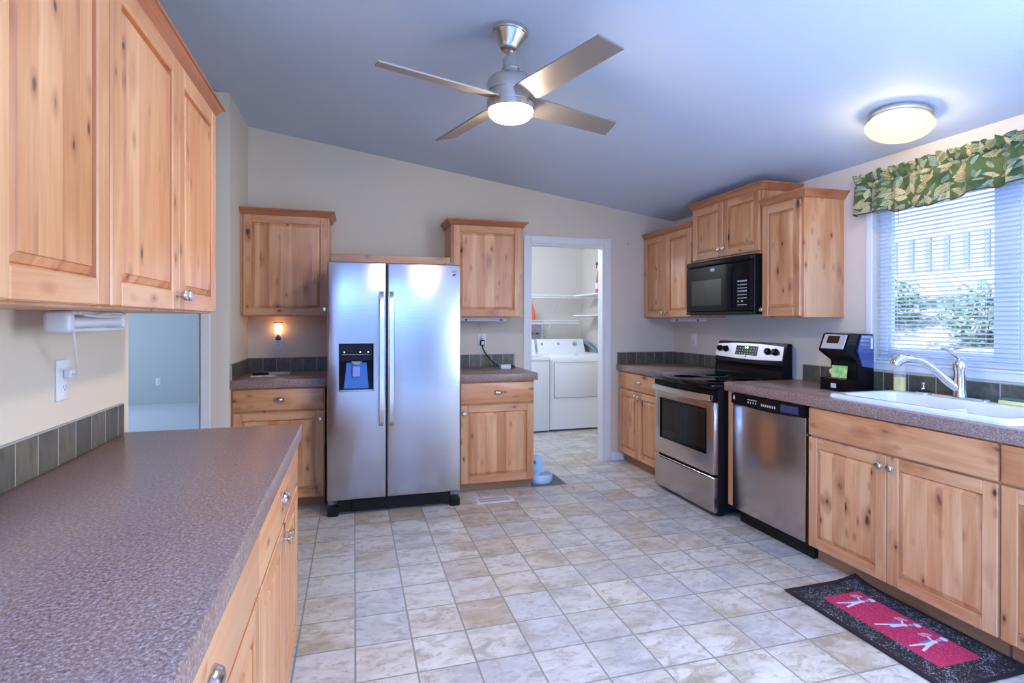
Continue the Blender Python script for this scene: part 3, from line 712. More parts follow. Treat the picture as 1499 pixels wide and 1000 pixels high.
MB().lathe([(.040, .0005), (.041, .006), (.036, .010), (.028, .011)], seg=24).build('strainer_ring', 'chrome', r)
MB().lathe([(.028, .011), (.030, .016), (.024, .022), (.010, .026)], seg=20).build('rubber_stopper', 'rubber', r)
MB().lathe([(.009, .0255), (.006, .034), (.006, .045), (.010, .050), (.010, .058), (0, .061)], seg=14).build('knob_post', 'chrome', r)
r = thing('soap_bottle', 'clear pump bottle of yellow dish soap beside the faucet', 'soap bottle', (2.90, 2.292, RZ))
loft(MB(), [(rr(-.019, .019, -.029, .029, .018), .0005), (rr(-.021, .021, -.031, .031, .019), .008), (rr(-.021, .021, -.031, .031, .019), .118), (rr(-.016, .016, -.022, .022, .015), .140), (rr(-.010, .010, -.010, .010, .0099), .152)]).build('bottle', 'clear', r)
loft(MB(), [(rr(-.018, .018, -.028, .028, .017), .003), (rr(-.0195, .0195, -.0295, .0295, .018), .009), (rr(-.0195, .0195, -.0295, .0295, .018), .074)], True).build('yellow_soap', 'soap', r)
MB().box(-.0222, -.0212, -.020, .012, .030, .070, .0003).build('label', 'label_y', r)
MB().lathe([(.012, .1515), (.012, .166), (.005, .168), (.005, .186), (.009, .188), (.009, .197), (0, .198)], seg=14).tube([(0, 0, .192), (-.02, .006, .193), (-.034, .010, .188)], .0045, 8).build('pump', 'clear_w', r)
r = thing('sponge', 'yellow and green scrubbing sponge at the back of the sink', 'sponge', (2.92, 1.755, RZ))
MB().box(-.032, .032, -.055, .055, .0005, .020, .005, 0, 2).build('foam', 'sponge_y', r); MB().box(-.032, .032, -.055, .055, .0205, .029, .003).build('scrub_pad', 'sponge_g', r)

# ------------------------------------------------------------------ coffee maker
def coffee_maker():
    r = thing('coffee_maker', 'black single-cup coffee maker with water tank beside the window', 'coffee maker', (2.712, 2.640, .9147), 0); w = .182
    pf = [(.0, 0), (.200, 0), (.200, .322), (.192, .335), (.035, .338), (.024, .332), (-.012, .243), (-.010, .232), (.075, .178), (.082, .165), (.082, .080), (.070, .074), (.0, .074)]
    MB().prism([(.082, .004), (.200, 0), (.200, .322), (.192, .335), (.040, .336), (-.006, .243), (.075, .180), (.084, .165)], 'y', -w+.012, -.012).build('housing', 'black_m', r, smooth=False)
    for y0 in (-w, -.012): MB().prism(pf, 'y', y0, y0+.012).build('side_panel', 'black', r, smooth=False)
    MB().box(.002, .082, -w+.012, -.012, .0, .072, .003).build('drip_tray', 'black', r)
    a = math.atan2(.036, .089); T = Matrix.Translation((-.012, 0, .243)) @ Matrix.Rotation(a, 4, 'Y')
    fp = MB().box(-.004, .003, -w+.014, -.014, .004, .094, .002, 0, 1, T).build('control_fascia', 'silver', r)
    MB().box(-.0065, -.0035, -w+.055, -.045, .038, .084, .002, 0, 1, T).build('screen', 'amber', fp)
    MB().prism([(.070, .236), (.100, .330), (.188, .330), (.188, .135), (.105, .150)], 'y', -w-.010, -w-.0005).build('water_tank', 'tank', r, smooth=False)
    MB().box(.165, .180, -w-.0112, -w-.0102, .25, .31).build('tank_label', 'label', r)
    MB().box(.0008, .0018, -w*.62, -w*.42, .018, .044).move(Matrix.Translation((-.0025, 0, 0))).build('badge', 'print', r)
    MB().tube([(.198, -.10, .02), (.225, -.16, .008), (.245, -.20, .006), (.25, -.26, .006)], .0035, 8, 0, 6).build('power_cord', 'rubber', r)
    o = MB().box(0, .002, -.05, .05, 0, .072, .0005).build('recipe_card', 'card', None, (2.755, 2.552, .9895), (0, math.radians(8), math.radians(4)))
    MB().lathe([(.016, 0), (.016, .0018), (0, .0018)], (-.0005, .048, .036), '-x', 18).build('round_sticker', 'sticker', o)
    tag(o, 'small green and yellow card standing in the cup bay of the coffee maker', 'card')
coffee_maker()

# ------------------------------------------------------------------ kitchen window, blind and valance
def window():
    r = bpy.data.objects.new('window_1', None); COL.objects.link(r); struct(r)
    b = MB(); x0, x1 = RW+.055, RW+.105
    f = .045
    for y0, y1, z0, z1 in ((WY0, WY0+f, WZ0, WZ1), (WY1-f, WY1, WZ0, WZ1), (WY0+f, WY1-f, WZ0, WZ0+f), (WY0+f, WY1-f, WZ1-f, WZ1), (1.835, 1.925, WZ0+f, WZ1-f)): b.box(x0, x1, y0, y1, WZ0*0+z0, z1, .004)
    for y0, y1 in ((WY0+f, 1.835), (1.925, WY1-f)):
        for q in ((y0, y0+.022, WZ0+f, WZ1-f), (y1-.022, y1, WZ0+f, WZ1-f), (y0+.022, y1-.022, WZ0+f, WZ0+f+.03), (y0+.022, y1-.022, WZ1-f-.03, WZ1-f)): b.box(x0+.008, x1-.012, *q, .003)
    b.build('window_frame', 'white', r)
    for y0, y1 in ((WY0+f, 1.835), (1.925, WY1-f)): MB().box(RW+.079, RW+.082, y0+.015, y1-.015, WZ0+f+.02, WZ1-f-.02).build('window_pane', 'pane', r)
    b = MB(); t = .012
    b.box(RW-t, RW, WY1, WY1+.036, WZ0-.045, WZ1+.036, .002); b.box(RW-t, RW, WY0-.036, WY0, WZ0-.045, WZ1+.036, .002); b.box(RW-t, RW, WY0, WY1, WZ1, WZ1+.036, .002)
    b.box(RW-.018, RW+.055, WY0-.0, WY1+.0, WZ0-.008, WZ0+.004, .002); b.box(RW-t, RW, WY0, WY1, WZ0-.048, WZ0-.008, .002)
    b.build('window_trim', 'white', r)
window()
def blind():
    r = thing('window_blind', 'white horizontal mini-blind, lowered over the window above the sink', 'blind', (RW+.030, 0, 0))
    y0, y1 = WY0+.006, WY1-.006
    MB().box(-.014, .014, y0, y1, WZ1-.028, WZ1-.002, .003).build('headrail', 'slat', r)
    MB().box(-.012, .012, y0, y1, WZ0+.008, WZ0+.022, .003).build('bottom_rail', 'slat', r)
    b = MB(); n = 4; a = math.radians(-18)
    pts = [(-.0125+.025*i/n, .0022*math.sin(PI*i/n)) for i in range(n+1)]
    b.prism([(x*math.cos(a)-z*math.sin(a), x*math.sin(a)+z*math.cos(a)) for x, z in pts+[(x, z-.0006) for x, z in pts[::-1]]], 'y', y0, y1)
    s = b.build('slat', 'slat', r); z = WZ0+.038; s.location.z = z
    while z < WZ1-.05:
        z += .0228; c = s.copy(); COL.objects.link(c); c.parent = r; c.location.z = z
    for y in (1.36, 1.80, 1.95, 2.41): MB().tube([(-.013, y, WZ0+.02), (-.013, y, WZ1-.03)], .0009, 5).build('ladder_cord', 'cord_w', r)
    MB().tube([(-.018, 2.40, WZ1-.03), (-.019, 2.402, 1.5)], .003, 6).build('tilt_wand', 'clear_w', r)
t = NT('white_translucent_slat'); tl = t.n('BsdfTranslucent', {0: (.85, .9, 1)}); t.set(color=(.86, .88, .92), rough=.4)
t.put(t.out.inputs[0], t.n('MixShader', {0: .45, 1: t.b.outputs[0], 2: tl.outputs[0]})); M['slat'] = t.m
blind()
def valance_mat():
    t = NT('green_leaf_print_fabric'); uv = t.n('TexCoord').outputs['UV']
    wob = t.vec('MULTIPLY', t.vec('SUBTRACT', t.n('TexNoise', {'Vector': uv, 'Scale': 6.0, 'Detail': 2.0}).outputs['Color'], (.5, .5, .5)), (.03, .03, 0))
    p0 = t.vec('ADD', uv, wob)
    col = t.mix(t.step(t.noise(uv, 9, 3), .35, .65), (.040, .066, .016), (.085, .125, .030))
    layers = ((13.0, .30, .46, .20, (.10, .17, .10), (.22, .28, .18)), (8.5, .25, .50, .26, (.34, .27, .10), (.52, .43, .22)), (11.0, .45, .46, .15, (.08, .17, .15), (.33, .42, .31)), (9.5, .50, .48, .19, (.44, .35, .14), (.60, .52, .31)), (15.0, .55, .42, .13, (.20, .20, .06), (.48, .48, .28)))
    for k, (sc, th, L, Wd, c1, c2) in enumerate(layers):
        p = t.vec('ADD', t.vec('MULTIPLY', p0, (sc, sc, 0)), (k*3.7, k*2.3, 0))
        vo = t.n('TexVoronoi', {'Vector': p, 'Scale': 1.0, 'Randomness': .9}, voronoi_dimensions='2D')
        dv = t.n('SeparateXYZ', {0: t.vec('SUBTRACT', p, vo.outputs['Position'])}); cc = t.n('SeparateColor', {0: vo.outputs['Color']})
        an = t.math('MULTIPLY', cc.outputs[1], 6.2832); c, s = t.math('COSINE', an), t.math('SINE', an)
        lx = t.math('ADD', t.math('MULTIPLY', dv.outputs[0], c), t.math('MULTIPLY', dv.outputs[1], s))
        ly = t.math('ABSOLUTE', t.math('SUBTRACT', t.math('MULTIPLY', dv.outputs[1], c), t.math('MULTIPLY', dv.outputs[0], s)))
        q = t.math('DIVIDE', lx, L); w = t.math('MULTIPLY', t.math('SUBTRACT', 1.0, t.math('MULTIPLY', q, q)), Wd)
        if k in (1, 3): w = t.math('MULTIPLY', w, t.math('ADD', .72, t.math('MULTIPLY', t.math('ABSOLUTE', t.math('SINE', t.math('MULTIPLY', lx, 24.0))), .28)))
        m = t.math('SUBTRACT', w, ly); on = t.step(cc.outputs[0], th, th+.02)
        inside = t.math('MULTIPLY', on, t.step(m, 0, .015)); rim = t.math('MULTIPLY', inside, t.math('SUBTRACT', 1.0, t.step(m, .03, .05)))
        vein = t.math('MULTIPLY', inside, t.math('SUBTRACT', 1.0, t.step(ly, .012, .025)))
        col = t.mix(inside, col, t.mix(t.step(t.math('SINE', t.math('MULTIPLY', t.math('ADD', lx, ly), 45.0)), -.2, .5), c1, t.mix(.5, c1, c2)))
        col = t.mix(t.math('MULTIPLY', inside, t.step(cc.outputs[2], .45, .8)), col, t.mix(t.step(ly, .02, .12), (.30, .19, .065), (.17, .19, .07)))
        col = t.mix(t.math('MAXIMUM', rim, t.math('MULTIPLY', vein, .8)), col, c2)
    v = t.n('SeparateXYZ', {0: uv}).outputs[1]
    col = t.mix(t.math('SUBTRACT', 1.0, t.step(v, .006, .012)), col, (.04, .025, .022))
    t.set(color=col, rough=.85, sheen=.2); return t.m
M['valance'] = valance_mat()
def valance():
    VY0, VY1 = 1.10, 2.658; L = VY1-VY0; zt, zb = 2.205, 1.955
    r = thing('window_valance', 'gathered green valance printed with cream and gold leaves over the window', 'valance', (RW, 0, 0))
    rs = random.Random(5); k = 0; cent = []
    while k < L: cent.append((k, rs.uniform(.6, 1.2), rs.uniform(.018, .045))); k += rs.uniform(.06, .14)
    def fold(s, v):  # v 0 bottom .. 1 top
        a = 0
        for c0, am, wd in cent: a += am*math.exp(-((s-c0)/wd)**2)
        f = math.sin(s*31+1.2*math.sin(s*7))*.014+math.sin(s*83+2*v)*.005
        deep = -.038*min(1.3, a)*(1-.6*v)
        head = max(0, (v-.80)/.20)
        g = (math.sin(s*118+math.sin(s*23)*2)+.6*math.sin(s*211+1))*(.006 if .70 < v < .82 else .011*head)
        return f*(1.2-.75*v)+deep+g, a
    b = MB(); bm = b.bm; nu, nv = 420, 26; uvl = bm.loops.layers.uv.new('UVMap'); rows = []
    for i in range(nu+1):
        s = L*i/nu; row = []
        for j in range(nv+1):
            v = j/nv; o, a = fold(s, v)
            x = -.074-o-.014*(1-v)**1.5-.012*max(0, (v-.84)/.16)
            if .72 < v < .82: x += .020*math.sin(PI*(v-.72)/.10)
            if s < .05: x += (.05-s)*1.1*(1.0)
            z = zb+(zt-zb)*v+(.014*math.sin(s*9+.6)+.016*min(1.2, a)-.008)*(1-v)+.009*math.sin(s*37)*(1-v)*.6+(.006*math.sin(s*95)+.004*math.sin(s*151) if v > .97 else 0)
            row.append((bm.verts.new((x, VY1-s, z)), (s*1.45, v*.25*1.0)))
        rows.append(row)
    for i in range(nu):
        for j in range(nv):
            q = (rows[i][j], rows[i+1][j], rows[i+1][j+1], rows[i][j+1]); f = bm.faces.new([x[0] for x in q])
            for lp, x in zip(f.loops, q): lp[uvl].uv = (x[1][0], x[1][1]*1.45)
    o = b.build('valance_cloth', 'valance', r, ang=80); m = o.modifiers.new('cloth_thickness', 'SOLIDIFY'); m.thickness = .002; m.offset = 0
    MB().tube([(0, VY1-.014, 2.158), (-.026, VY1-.014, 2.158), (-.026, VY0+.01, 2.158), (0, VY0+.01, 2.158)], .004, 8).build('curtain_rod', 'white', r)
valance()

# ------------------------------------------------------------------ rug
def rug_mat():
    t = NT('woven_red_and_black_rug'); co = t.obj(); s = t.n('SeparateXYZ', {0: co}); X, Y = s.outputs[0], s.outputs[1]
    ax, ay = t.math('ABSOLUTE', X), t.math('ABSOLUTE', t.math('ADD', Y, 0.005))
    red = t.math('MULTIPLY', t.math('SUBTRACT', 1.0, t.step(ax, .108, .112)), t.math('SUBTRACT', 1.0, t.step(ay, .270, .274)))
    wv = t.noise(t.vec('MULTIPLY', co, (400, 70, 1)), 1.0, 2); wv2 = t.noise(t.vec('MULTIPLY', co, (60, 520, 1)), 1.0, 2)
    rc = t.ramp(t.math('MULTIPLY', t.math('ADD', wv, wv2), .5), [(.38, (.46, .008, .055)), (.52, (.60, .022, .11)), (.64, (.66, .17, .27))])
    sp = t.noise(co, 170, 2, .7); sp2 = t.noise(co, 22, 2)
    bk = t.ramp(t.math('ADD', sp, t.math('MULTIPLY', t.math('SUBTRACT', sp2, .5), .25)), [(.52, (.012, .010, .013)), (.60, (.10, .095, .11)), (.68, (.46, .46, .50))])
    edge = t.math('MAXIMUM', t.step(ax, .196, .202), t.step(ay, .358, .364))
    bk = t.mix(edge, bk, (.022, .010, .014))
    t.bump(wv, .4, .003)
    return t.set(color=t.mix(red, bk, rc), rough=.9)
M['rug'] = rug_mat(); M['chef_w'] = plain('white_woven_yarn', (.78, .74, .80), .9); M['chef_b'] = plain('blue_grey_yarn', (.16, .22, .36), .9); M['chef_p'] = plain('pink_yarn', (.72, .34, .42), .9)
def rug():
    cx, cy, w, h = 2.254, 1.807, .442, .762
    def f(u, v):
        x, y = (u-.5)*w, (v-.5)*h
        k = max(0, (u-.62)/.38)*max(0, (v-.78)/.22); z = .0085+.020*k*k+.004*max(0, (v-.94)/.06)*u
        return x, y, z
    b = MB(); b.grid(f, 24, 40); o = b.build('kitchen_rug', 'rug', None, (cx, cy, 0))
    if o.data.polygons[0].normal.z < 0: o.data.flip_normals()
    m = o.modifiers.new('pile_thickness', 'SOLIDIFY'); m.thickness = .007; m.offset = -1
    tag(o, 'small red and black woven rug with three white dancing chefs, in front of the sink', 'rug')
    # three little dancing chefs; head towards the cabinets (+x)
    def blob(b, x, y, rx, ry, a=0, mat=0):
        n = 14; b.prism([(x+rx*math.cos(q)*math.cos(a)-ry*math.sin(q)*math.sin(a), y+rx*math.cos(q)*math.sin(a)+ry*math.sin(q)*math.cos(a)) for q in (2*PI*i/n for i in range(n))], 'z', .0084, .0092, mat)
    def limb(b, p, q, w0, w1, mat=0):
        p, q = Vector(p), Vector(q); d = (q-p).normalized(); nn = Vector((-d.y, d.x))
        b.prism([tuple(p+nn*w0), tuple(p-nn*w0), tuple(q-nn*w1), tuple(q+nn*w1)], 'z', .0085, .0091, mat)
    for k, (y, lean) in enumerate(((.185, .0), (-.012, -.25), (-.150, .12))):
        b = MB()
        b.prism([(-.030, -.015), (-.034, .011), (.022, .007), (.022, -.007)], 'z', .0084, .0090, 0)
        limb(b, (-.032, .008), (-.092, .022 if k != 1 else .012), .005, .004); limb(b, (-.032, -.010), (-.078 if k != 1 else -.050, -.020), .006, .005, 0 if k != 1 else 1)
        limb(b, (-.030, .018), (.030, .013), .005, .005, 1); blob(b, .030, 0, .015, .010); limb(b, (.030, .010), (.048, .036), .004, .004); limb(b, (.028, -.010), (.040, -.030), .004, .004, 1)
        blob(b, .058, .0, .009, .008, 0, 2); blob(b, .084, -.004, .014, .015, .5); blob(b, .070, -.002, .006, .010, 0, 1)
        blob(b, .058, .046, .008, .020, .7, 2); blob(b, .036, .050, .007, .016, .2, 2)
        b.move(Matrix.Translation((.008, y, 0)) @ Matrix.Rotation(lean, 4, 'Z'))
        b.build('chef_motif', ['chef_w', 'chef_b', 'chef_p'], o, smooth=False)
rug()

# ------------------------------------------------------------------ outlets, lights and small things
M['dark_red'] = plain('dark_red_beads', (.10, .012, .014), .25); M['paper_b'] = plain('pale_grey_folder', (.50, .50, .56), .3)
M['NL'] = lit('lit_beaded_glass', (1, .50, .22), NL_E, (.8, .6, .4))
def mk2():
    t = NT('pink_printed_paper'); n = t.noise(t.obj(), 14, 2); t.set(color=t.ramp(n, [(.45, (.72, .68, .72)), (.55, (.62, .38, .48))]), rough=.4); M['paper_a'] = t.m
mk2()
def outlet(label, loc, rz, group='duplex outlets', w=.072, h=.116):
    r = thing('wall_outlet', label, 'outlet', loc, rz, group)
    MB().box(-w/2, w/2, -.006, -.0003, -h/2, h/2, .003, 0, 2).build('cover_plate', 'plastic_w', r)
    for z in (.021, -.021):
        q = MB().box(-.017, .017, -.0085, -.006, z-.014, z+.014, .004, 0, 2).build('socket', 'plastic_w', r)
        b = MB()
        for x in (-.0065, .0065): b.box(x-.0011, x+.0011, -.0089, -.0084, z-.002, z+.007)
        b.box(-.002, .002, -.0089, -.0084, z-.009, z-.005); b.build('slot', 'enamel_seam', q)
    return r
outlet('white duplex outlet above the long counter with the strip light plugged in', (LW, 1.842, 1.152), PI/2)
outlet('white duplex outlet holding the lit night light', (-.581, BW, 1.150), 0)
outlet('white duplex outlet with a black charger plugged in, above the counter by the laundry doorway', (1.086, BW, 1.150), 0)
outlet('white duplex outlet on the window wall in the room corner, over the range counter', (RW, 4.338, 1.150), R)
outlet('white duplex outlet low on the far bedroom wall', (-2.93, 9.62, .36), 0)
def strip_light(label, loc, rz, L=.46, bulky=True):
    r = thing('under_cabinet_light', label, 'under-cabinet light', loc, rz, 'under-cabinet lights'); h = .058 if bulky else .034
    b = MB()
    if bulky:
        MB().box(0, .034, -.030, .030, -h, -.0005, .014, 0, 4).build('end_housing', 'plastic_g', r)
        MB().box(L-.026, L, -.026, .028, -h+.008, -.0005, .010, 0, 3).build('end_cap', 'plastic_g', r)
        MB().box(.032, L-.024, -.022, .026, -.010, -.0005, .002).build('channel', 'plastic_g', r)
        MB().tube([(.033, -.004, -.032), (L-.025, -.004, -.030)], .015, 14).build('tube_lens', 'lens', r)
        MB().box(.033, L-.025, -.026, -.022, -h+.004, -h+.012, .001).build('lens_rim', 'plastic_g', r)
        MB().tube([(.05, -.026, -.006), (.12, -.034, -.012), (.20, -.032, -.007), (.29, -.034, -.010), (.25, -.038, -.013), (.14, -.037, -.015), (.06, -.035, -.010)], .0035, 6, 0, 5).build('cord_bundle', 'cord_w', r)
    else:
        MB().box(0, L, -.028, .028, -.016, -.0005, .003).build('channel', 'plastic_g', r)
        MB().tube([(.02, 0, -.022), (L-.03, 0, -.022)], .013, 14).build('tube_lens', 'lens', r)
        for x in (0, L-.035): MB().box(x, x+.035, -.026, .026, -h, -.0165, .008, 0, 3).build('end_cap', 'plastic_w', r)
        for x in (.10, L-.06): MB().box(x, x+.012, -.030, -.022, -.030, -.012, .002).build('clip', 'black_m', r)
    return r
M['plastic_g'] = plain('pale_grey_plastic', (.66, .67, .72), .35); M['lens'] = plain('milky_tube_lens', (.72, .73, .80), .2, spec=.6)
r = strip_light('bulky white strip light with coiled cord, under the upper cabinet beside the camera', (-.700, 1.575, ULB), PI/2, .362)
MB().tube([(.085, 0, -.045), (.130, .014, -.10), (.195, .038, -.150), (.238, .055, -.172), (.252, .064, -.180), (.262, .078, -.178)], .003, 6, 0, 6).build('cord', 'cord_w', r)
MB().box(.254, .280, .076, .0955, -.190, -.166, .004).build('plug', 'plastic_w', r)
r = strip_light('slim white strip light under the upper cabinet beside the laundry doorway', (.79, 4.46, ULB+.002), 0, .46, False)
MB().tube([(.262, .06, -.03), (.262, .170, -.06), (.290, .206, -.10), (.302, .207, -.155)], .0028, 6, 0, 6).build('cord', 'cord_w', r)
MB().box(.286, .310, .185, .2075, -.185, -.155, .004).build('plug', 'plastic_w', r)
r = strip_light('slim white strip light under the upper cabinet in the room corner', (2.84, 4.42, ULB+.004), R, .47, False)
MB().tube([(.20, .03, -.03), (.16, .10, -.07), (.10, .163, -.14), (.088, .160, -.176)], .0028, 6, 0, 6).build('cord', 'cord_w', r)
MB().box(.074, .098, .140, .1625, -.188, -.164, .004).build('plug', 'plastic_w', r)
# charger: black plug block on the outlet, cord down to a white adapter on the counter
r = thing('charger', 'black charger with black cord running to a white adapter block on the counter', 'charger', (1.086, BW, 1.135))
MB().box(-.020, .020, -.036, -.0088, -.030, .018, .004).build('plug_block', 'black_m', r); MB().box(-.012, .014, -.0385, -.0362, -.024, .008, .001).build('white_face', 'plastic_w', r)
MB().tube([(0, -.022, -.030), (.012, -.025, -.070), (.050, -.060, -.135), (.085, -.13, -.185), (.115, -.20, -.208)], .005, 8, 0, 6).build('cord', 'rubber', r)
MB().box(.105, .195, -.262, -.205, -.2200, -.184, .004).build('adapter_block', 'plastic_w', r)
MB().tube([(.192, -.225, -.205), (.235, -.20, -.208), (.262, -.14, -.212), (.268, -.05, -.213), (.26, -.015, -.213)], .0045, 8, 0, 6).build('tail_cord', 'rubber', r)
MB().tube([(-.012, -.012, .045), (-.030, -.020, -.02), (-.028, -.022, -.06), (-.010, -.022, -.10), (.004, -.02, -.085)], .0025, 6, 0, 6).build('white_cord_loop', 'cord_w', r)
# night light
r = thing('night_light', 'small plug-in night light with a beaded red and clear shade, lit', 'night light', (-.578, BW-.008, 1.16))
MB().box(-.020, .018, -.030, -.0012, .004, .036, .006, 0, 2).build('plug_base', 'dark_red', r)
sh = MB().lathe([(.024, .052), (.0255, .056), (.0262, .10), (.0262, .138), (.0245, .142)], (0, -.034, 0), seg=24).build('beaded_shade', 'NL', r)
b = MB()
for k in range(12):
    a = 2*PI*k/12; b.ball((.0270*math.cos(a), -.034+.0270*math.sin(a), .142), .0052, seg=8); b.ball((.0262*math.cos(a), -.034+.0262*math.sin(a), .054), .0032, seg=8)
b.build('bead', 'dark_red', sh)
MB().box(-.006, .006, -.034, -.012, .034, .056, .002).build('stem', 'dark_red', r)
# papers on the small counter
o = MB().box(-.085, .085, -.065, .065, 0, .006, .001).build('booklet', 'paper_a', None, (-.635, 4.315, .9149), (0, 0, math.radians(6))); tag(o, 'pink and white booklet lying on the counter beside the fridge', 'booklet')
o = MB().box(-.105, .105, -.055, .055, 0, .012, .002).build('clear_folder', 'paper_b', None, (-.575, 4.475, .9149), (0, 0, math.radians(-4))); tag(o, 'thin pale grey folder behind the pink booklet on the counter', 'folder')
o = loft(MB(), [(rr(-.055, .055, -.020, .020, .019), 0), (rr(-.058, .058, -.023, .023, .022), .008), (rr(-.050, .050, -.016, .016, .015), .017), (rr(-.03, .03, -.006, .006, .0055), .020)], True).build('eyeglass_case', 'black_m', None, (-.660, 4.335, .9212), (0, 0, math.radians(14))); tag(o, 'small black case lying on the pink booklet', 'case')
# a tiny nail in the wall beside the laundry doorway
o = MB().cyl((2.512, BW, 2.055), (2.512, BW-.012, 2.060), .0035, .0035, 8).cyl((2.512, BW-.012, 2.060), (2.512, BW-.015, 2.061), .006, .006, 10).build('wall_nail', 'grey'); tag(o, 'small metal nail in the cream wall between the laundry doorway and the corner cabinet', 'nail')
# floor register
r = thing('floor_vent', 'white metal floor register set in the tiles by the fridge', 'vent', (.998, 3.874, 0), 0)
MB().box(-.142, .142, -.062, .062, .0004, .005, .002).build('face_plate', 'enamel', r)
b = MB()
for row in (-.022, .022):
    for k in range(16):
        if row > 0 or True: b.box(-.112+k*.0142, -.105+k*.0142, row-.016, row+.016, .0049, .0054)
b.build('louver_slot', 'enamel_seam', r)
M['mat'] = plain('grey_rubber_mat', (.16, .16, .18), .8); M['pet'] = plain('pale_blue_plastic', (.52, .70, .88), .3); M['water'] = plain('water', (.30, .45, .58), .03, spec=.6)
# pet fountain on its mat
o = MB().box(1.372, 1.655, 4.10, 4.44, .0004, .005, .002).build('pet_mat', 'mat'); tag(o, 'thin grey mat under the pet fountain', 'mat')
r = thing('pet_fountain', 'pale blue pet drinking fountain on a grey mat at the end of the base cabinet', 'pet fountain', (1.475, 4.225, .0052))
loft(MB(), [(rr(-.098, .098, -.098, .098, .097, 10), .0003), (rr(-.103, .103, -.103, .103, .102, 10), .01), (rr(-.103, .103, -.103, .103, .102, 10), .062), (rr(-.101, .101, -.101, .101, .100, 10), .066), (rr(-.092, .092, -.092, .092, .091, 10), .066), (rr(-.088, .088, -.088, .088, .087, 10), .048)], True).build('bowl', 'pet', r)
MB().lathe([(.0865, .0485), (.0865, .052), (0, .052)], seg=40).build('water', 'water', r)
MB().prism([(-.075, .053), (.050, .053), (.034, .185), (-.010, .198), (-.075, .198)], 'y', .045, .085).build('tower', 'pet', r)
MB().tube([(-.034, .045, .150), (-.034, .030, .150), (-.034, .020, .140)], .010, 10).build('spout', 'grey', r)
MB().lathe([(.026, .0525), (.026, .066), (.018, .072), (0, .073)], (-.030, -.010, 0), seg=18).build('splash_cup', 'pet', r)

M['slate_p'] = plain('dark_baluster', (.22, .25, .28), .6); M['orange'] = plain('orange_plastic', (.78, .16, .06), .35); M['orange_d'] = plain('dark_orange_cap', (.55, .08, .03), .4); M['red_b'] = plain('red_bottle_plastic', (.55, .05, .08), .35); M['red_d'] = plain('dark_red_plastic', (.35, .03, .05), .4); M['box_in'] = plain('washer_box_inside', (.45, .45, .52), .5); M['tap'] = plain('dark_red_tap', (.14, .03, .035), .4)
# ------------------------------------------------------------------ laundry room
def dryer():
    r = thing('clothes_dryer', 'white front-loading dryer with square door in the laundry room', 'dryer', (2.24, 6.07, 0)); w = .695
    MB().prism([(.0, .025), (.68, .025), (.68, .915), (.08, .915), (.03, .900), (.006, .868), (0, .84)], 'x', 0, w).build('cabinet', 'enamel', r, ang=40)
    MB().box(.02, w-.02, .03, .6, 0, .026).build('plinth', 'enamel_seam', r)
    sm = MB().box(.052, w-.054, -.0022, 0, .398, .824, .0008).build('door_gap', 'enamel_seam', r)
    dr = MB().box(.056, w-.058, -.012, -.002, .402, .820, .006, 0, 2).build('dryer_door', 'enamel', r)
    MB().box(.08, w-.08, -.0135, -.011, .800, .815, .002).build('door_grip', 'enamel', dr)
    b = MB(); b.lathe([(.022, 0), (.022, .001), (0, .0012)], sx=1.0, sy=.4, M4=Matrix.Translation((.36, .045, .9085)) @ Matrix.Rotation(math.radians(12), 4, 'X'), seg=20); b.build('badge', 'badge', r)
    c = MB().prism([(.50, .9155), (.67, .9155), (.67, 1.075), (.61, 1.085), (.575, 1.08)], 'x', .03, w-.02).build('console', 'enamel', r)
    T = Matrix.Translation((0, .5475, 1.008)) @ Matrix.Rotation(-math.atan2(.075, .165), 4, 'X')
    for x, q in ((.09, .017), (.32, .017), (.545, .030)):
        MB().lathe([(q, 0), (q, .004), (q*.6, .006), (q*.55, .022), (0, .023)], axis='-y', seg=20).move(T @ Matrix.Translation((x, -.004, .012))).build('dial', 'grey_l', c)
    MB().lathe([(.034, 0), (.034, .001), (.030, .001), (.030, 0)], axis='-y', seg=26).move(T @ Matrix.Translation((.545, -.004, .012))).build('dial_ring', 'grey_l', c)
M['grey_l'] = plain('silver_grey_dial', (.42, .43, .46), .35)
dryer()
def washer():
    r = thing('washing_machine', 'white top-loading washer beside the dryer, half hidden by the door frame', 'washing machine', (1.545, 6.045, 0)); w = .685
    MB().box(0, w, 0, .68, .02, .900, .010, 0, 3).build('cabinet', 'enamel', r); MB().box(.02, w-.02, .03, .6, 0, .021).build('plinth', 'enamel_seam', r)
    MB().box(0, w, -.002, .002, .848, .852).build('panel_seam', 'enamel_seam', r)
    MB().box(.06, w-.075, .05, .48, .9005, .914, .006, 0, 2).build('lid', 'enamel', r)
    MB().box(.055, w-.07, .045, .485, .9002, .902).build('lid_gap', 'enamel_seam', r)
    c = MB().prism([(.50, .9005), (.67, .9005), (.67, 1.075), (.61, 1.085), (.575, 1.08)], 'x', .0, w-.005).build('console', 'enamel', r)
    T = Matrix.Translation((0, .5475, 1.0)) @ Matrix.Rotation(-math.atan2(.075, .165), 4, 'X')
    for x in (.12, .45): MB().lathe([(.026, 0), (.026, .004), (.016, .006), (.015, .022), (0, .023)], axis='-y', seg=20).move(T @ Matrix.Translation((x, -.004, .012))).build('dial', 'grey_l', c)
washer()
